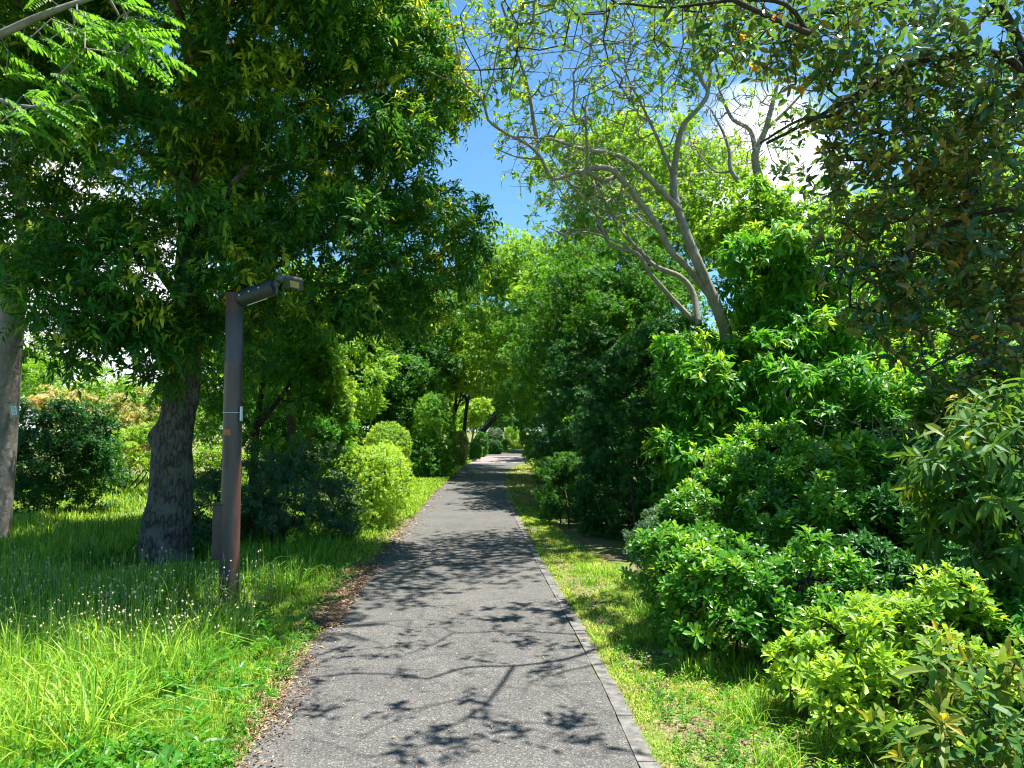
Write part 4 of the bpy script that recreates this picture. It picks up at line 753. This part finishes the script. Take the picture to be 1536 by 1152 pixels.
# ---------------------------------------------------------------- middle and far trees
def trunk_to(base, blobs, r, g, n=5):
    bb = np.array(blobs); c = bb[:, :3].mean(0); top = base*.35+c*.65; main = []
    p = catmull([base+(0, 0, -.1), base*.65+top*.35+g.normal(size=3)*.08, top], .3); main.append((p, np.linspace(r, r*.6, len(p))))
    for b in bb[:n*2]:
        m = (top+b[:3])/2+g.normal(size=3)*.15; s = p[int(len(p)*g.uniform(.6, .98))]; q = catmull([s, m, b[:3]], .3); main.append((q, np.linspace(r*.5, r*.15, len(q))))
    return main
def tree(name, label, px, Y, blobs, leaf, n, k, Ln, W, r=.15, seed=0, bark_='dark', x=None, cat='tree', **kw):
    base = np.array([(px-CX)/FPX*Y if x is None else x, Y, 0.]); bl = [blob(*a) for a in blobs]; g = np.random.default_rng(seed+900)
    return plant(name, label, cat, base, bl, leaf, n, k, Ln, W, seed=seed, trunk=trunk_to(base, bl, r, g), bark_=bark_, rmax=.04, **kw)
tree('shade_tree', 'dark broad-leaved tree on the left behind the round clipped bush', 585, 29, [(560, 560, 28, 85, 95, 2.2), (620, 570, 29, 60, 80, 1.8), (540, 640, 27, 55, 60, 1.6), (600, 480, 29, 90, 60, 2.2)], 'mid', 5600, 9, .2, .075, r=.16, seed=100, tuft=(150, .75), style='rosette', twigs=300, tonebase=-.1)
tree('yellow_tree', 'yellow-green tree leaning over the path from the left in the middle distance', 666, 31, [(690, 490, 32, 55, 55, 2.0), (740, 530, 30, 50, 40, 1.8), (650, 510, 33, 40, 45, 1.5), (700, 560, 31, 60, 30, 1.5), (640, 450, 33, 50, 40, 1.6), (780, 500, 31, 45, 60, 1.8)], 'lime', 6000, 7, .13, .06, r=.08, seed=101, tuft=(200, .6), twigs=300, lod=0, tonebase=-.2, gap=-.5)
tree('curved_tree', 'tree with several curved dark stems, left of the path under the yellow-green leaves', 693, 34, [(720, 520, 34, 70, 60, 2.2), (690, 570, 34, 40, 30, 1.4)], 'mid', 3000, 7, .14, .06, r=.11, seed=102, tuft=(70, .7), twigs=300, lod=0)
tree('young_maple', 'young maple with pale layered leaves on a slender pole-like stem', 706, 39, [(714, 615, 39, 24, 9, .7), (706, 632, 39, 18, 6, .6), (722, 603, 39, 14, 6, .5)], 'lime', 800, 7, .12, .06, r=.07, seed=103, twigs=60, lod=0, bark_='twig')
tree('glossy_tree', 'glossy dark green tree rising behind the dark hedges right of the path', 930, 17.5, [(880, 470, 17, 95, 75, 1.7), (960, 480, 15.5, 75, 80, 1.4), (840, 540, 18, 60, 80, 1.5), (930, 410, 17, 90, 60, 1.5)], 'mid', 9000, 8, .085, .04, r=.18, seed=104, tuft=(210, .5), style='rosette', twigs=300, tonebase=.15)
tree('olive_tree', 'olive-green tree left of the glossy tree, its crown over the far path', 850, 26, [(810, 420, 26, 80, 70, 2.2), (770, 470, 27, 60, 70, 2.2), (830, 500, 25, 60, 70, 2.0), (790, 570, 26, 55, 45, 1.8), (770, 390, 27, 50, 40, 1.8)], 'light', 9000, 8, .11, .05, r=.2, seed=105, tuft=(240, .6), twigs=300, lod=0, tonebase=-.1, gap=-.6)
tree('light_tree', 'sunlit light green tree seen through the grey sinuous branches', 990, 19, [(920, 320, 20, 90, 70, 2.0), (1000, 330, 19, 100, 90, 2.0), (970, 240, 20, 90, 60, 1.8), (1060, 300, 18.5, 80, 80, 1.6), (860, 250, 21, 42, 50, 1.2)], 'light', 9500, 8, .095, .045, r=.17, seed=106, tuft=(190, .55), twigs=700, tonebase=.1, gap=-.15, bark_='grey')
tree('pale_tree', 'pale green tree showing behind the magnolia leaves', 1330, 15, [(1290, 400, 15, 100, 110, 1.6), (1400, 480, 15.5, 110, 110, 1.7), (1500, 560, 15, 100, 100, 1.6), (1330, 580, 14.5, 100, 90, 1.5), (1450, 300, 16, 100, 80, 1.6)], 'light', 6500, 8, .10, .045, r=.16, seed=107, tuft=(150, .5), twigs=500, gap=-.2, bark_='grey')
tree('backdrop_tree', 'light green tree far across the meadow beyond the orange shrub', 100, 38, [(90, 580, 38, 90, 40, 3), (10, 560, 40, 70, 50, 3), (200, 600, 39, 70, 30, 2.5)], 'light', 4000, 7, .2, .09, r=.2, seed=108, tuft=(110, .8), twigs=100, lod=0)
tree('backdrop_tree', 'light green tree far off between the big trunk and the small tree', 330, 36, [(330, 590, 36, 70, 45, 2.5), (420, 580, 37, 70, 60, 2.5)], 'light', 3600, 7, .2, .09, r=.2, seed=109, tuft=(90, .8), twigs=100, lod=0)
# far end of the path
tree('far_tree', 'dark tree arching over the far end of the path', 760, 58, [(760, 560, 58, 60, 60, 4), (800, 600, 56, 50, 40, 3.5), (720, 600, 60, 50, 40, 3.5), (840, 560, 55, 60, 70, 3.5)], 'mid', 5500, 7, .22, .10, r=.25, seed=110, tuft=(120, 1.1), twigs=100, lod=0, tonebase=-.1, x=-3.2)
tree('far_tree', 'tall dark tree closing the view behind the far bend', 770, 84, [(740, 600, 84, 70, 55, 5), (810, 600, 86, 70, 60, 5), (690, 570, 84, 60, 70, 5), (860, 560, 86, 60, 90, 5), (770, 540, 88, 70, 60, 5)], 'mid', 6500, 7, .3, .14, r=.3, seed=111, tuft=(120, 1.6), twigs=60, lod=0)
def fs(label, px, py, Y, rx, rz, leaf, seed, name='far_shrub', n=700, p=2.4, L_=.1):
    base = np.array([(px-CX)/FPX*Y, Y, 0.]); b = [blob(px, py, Y, rx, rz, rx*Y/FPX, p)]
    plant(name, label, 'shrub', base, b, leaf, n, 7, L_, L_*.5, style='rosette', lod=0, seed=seed, stems=3, twigs=0, stem_r=.03, lump=.08, up=.6, lo=.6)
fs('brownish shrub between the tall clipped column and the maple stem', 691, 672, 33, 11, 26, 'orange', 120)
fs('small round green bush at the foot of the slender maple', 712, 677, 39, 10, 11, 'fresh', 121)
fs('dark cone-shaped clipped bush just beyond the maple', 722, 667, 45, 9, 19, 'mid', 122, p=3)
fs('pale flowering-looking bush topping the far dark hedge', 742, 655, 52, 12, 12, 'grey', 123)
fs('dark low bush under the pale far bush', 742, 672, 50, 11, 12, 'hedge', 124)
fs('sunny yellow bush, left one of the pair at the far bend', 757, 667, 58, 7, 8, 'lime', 125)
fs('sunny yellow-green bush, right one of the pair at the far bend', 774, 667, 62, 11, 7, 'lime', 126)
fs('rounded light green bush behind the sunny pair at the far bend', 768, 652, 70, 11, 14, 'light', 127)
fs('pale yellow-green bush on the right verge of the far path', 797, 668, 42, 8, 16, 'lime', 128)
# rows of trees behind on both sides: two sources copied along the row
import itertools
def proto(seed, leaf):
    g = np.random.default_rng(seed); bl = [(g.normal()*1.1, g.normal()*1.1, 3.2+g.uniform(-1.6, 2.6), g.uniform(1.2, 1.9), g.uniform(1.2, 1.9), g.uniform(1.0, 1.6), 2.0) for _ in range(8)]
    return plant('row_tree', 'x', 'tree', (0, 0, 0), bl, leaf, 3800, 8, .17, .075, style='spray', lod=0, seed=seed, tuft=(110, .6), trunk=trunk_to(np.zeros(3), bl, .16, g), twigs=150, rmax=.04)
protos = [proto(200, 'mid'), proto(201, 'light'), proto(202, 'light')]
rows = [(-7.5, 27, 1.05, 'dark tree behind the shade tree, left of the path'), (-6.5, 37, 1.0, 'middle tree of the left row, beyond the column-shaped shrub'), (-6.5, 48, 1.2, 'tree of the left row near the paved crossing'), (-7, 62, 1.3, 'last tree of the left row before the bend'),
        (-6.2, 22, .85, 'tree behind the small tree with the thin dark trunk'),
        (4.6, 22, 1.15, 'tree behind the glossy tree, first of the right row'), (4.4, 31, 1.15, 'second tree of the right row'), (4.4, 41, 1.2, 'third tree of the right row'), (5.2, 52, 1.3, 'last tree of the right row before the bend'),
        (9.5, 18, 1.1, 'tree far behind the magnolia'), (12, 27, 1.2, 'tree at the back behind the bare dry shrub'), (1.5, 95, 2.2, 'tall tree closing the vista above the far bend'), (-9, 90, 2.2, 'tall tree left of the vista beyond the row'), (10, 90, 2.2, 'tall tree right of the vista beyond the row')]
def dup(o):
    c = o.copy(); C.objects.link(c)
    for ch in o.children: d = ch.copy(); C.objects.link(d); d.parent = c
    return c
used = set()
for i, (x, y, s, lab) in enumerate(rows):
    q = i % 3; o = protos[q] if q not in used else dup(protos[q]); used.add(q)
    o.location = (x, y, 0); o.scale = (s, s, s*(1+.1*math.sin(i*2.1))); o.rotation_euler = (0, 0, i*1.9); tag(o, lab, 'tree', 'trees in rows along the path')

# ---------------------------------------------------------------- light, sky, camera
d = Vector((math.sin(SUN_AZ)*math.cos(SUN_EL), math.cos(SUN_AZ)*math.cos(SUN_EL), math.sin(SUN_EL)))
sl = bpy.data.lights.new('sun', 'SUN'); sl.energy = 5.0; sl.angle = R(.5); sl.color = (1, .955, .88)
so = bpy.data.objects.new('sun', sl); C.objects.link(so); so.rotation_euler = (-d).to_track_quat('-Z', 'Y').to_euler(); so.location = d*50
w = bpy.data.worlds.new('World'); bpy.context.scene.world = w; w.use_nodes = True; nt = w.node_tree; n = nt.nodes; l = nt.links; n.clear()
wo = n.new('ShaderNodeOutputWorld'); bg = n.new('ShaderNodeBackground'); bg.inputs[1].default_value = .065; l.new(bg.outputs[0], wo.inputs[0])
sk = n.new('ShaderNodeTexSky'); sk.sky_type = 'NISHITA'; sk.sun_disc = False; sk.sun_elevation = SUN_EL; sk.sun_rotation = SUN_AZ; sk.altitude = 0; sk.air_density = 1.0; sk.dust_density = .1; sk.ozone_density = 1.6
tc = n.new('ShaderNodeTexCoord'); ns = n.new('ShaderNodeTexNoise'); ns.inputs['Scale'].default_value = 3.2; ns.inputs['Detail'].default_value = 9; ns.inputs['Roughness'].default_value = .58
l.new(tc.outputs['Generated'], ns.inputs[0])
def dirmask(px, py, inner, outer):
    v_ = P(px, py, 10)-np.array([0, 0, EYE]); v_ /= np.linalg.norm(v_)
    dp = n.new('ShaderNodeVectorMath'); dp.operation = 'DOT_PRODUCT'; l.new(tc.outputs['Generated'], dp.inputs[0]); dp.inputs[1].default_value = v_
    mr = n.new('ShaderNodeMapRange'); mr.inputs[1].default_value = math.cos(R(outer)); mr.inputs[2].default_value = math.cos(R(inner)); l.new(dp.outputs['Value'], mr.inputs[0]); return mr.outputs[0]
acc = None
for a in ((1120, 230, 2, 10), (1420, 420, 2, 9), (60, 520, 4, 16)):
    o_ = dirmask(*a)
    if acc is None: acc = o_
    else:
        q = n.new('ShaderNodeMath'); q.operation = 'MAXIMUM'; l.new(acc, q.inputs[0]); l.new(o_, q.inputs[1]); acc = q.outputs[0]
ad = n.new('ShaderNodeMath'); ad.operation = 'MULTIPLY_ADD'; l.new(acc, ad.inputs[0]); ad.inputs[1].default_value = .42; l.new(ns.outputs[0], ad.inputs[2])
mr = n.new('ShaderNodeMapRange'); mr.inputs[1].default_value = .72; mr.inputs[2].default_value = .86; l.new(ad.outputs[0], mr.inputs[0])
mx = n.new('ShaderNodeMix'); mx.data_type = 'RGBA'; l.new(mr.outputs[0], mx.inputs[0]); tn = n.new('ShaderNodeMix'); tn.data_type = 'RGBA'; tn.blend_type = 'MULTIPLY'; tn.inputs[0].default_value = 1; l.new(sk.outputs[0], tn.inputs[6]); tn.inputs[7].default_value = (.66, 1.0, 1.12, 1); l.new(tn.outputs[2], mx.inputs[6]); mx.inputs[7].default_value = (10, 10.3, 11, 1); l.new(mx.outputs[2], bg.inputs[0])
cam = bpy.data.cameras.new('camera'); co = bpy.data.objects.new('camera', cam); C.objects.link(co); co.location = (0, 0, EYE); co.rotation_euler = (R(90)+PITCH, 0, 0)
cam.sensor_width = 36; cam.lens = 36*FPX/1536; cam.clip_end = 2000; cam.clip_start = .05
sc = bpy.context.scene; sc.camera = co; sc.view_settings.view_transform = 'Standard'; sc.view_settings.look = 'None'; sc.view_settings.exposure = 1.58; sc.view_settings.gamma = 1
sc.render.engine = 'CYCLES'; cy_ = sc.cycles; cy_.use_denoising = True; cy_.max_bounces = 6; cy_.diffuse_bounces = 3; cy_.glossy_bounces = 2; cy_.transmission_bounces = 3; cy_.sample_clamp_indirect = 4; cy_.use_adaptive_sampling = True; cy_.adaptive_threshold = .02
cy_.filter_width = 1.1
print('FACES', sum(len(o.data.polygons) for o in bpy.data.objects if o.type == 'MESH'))
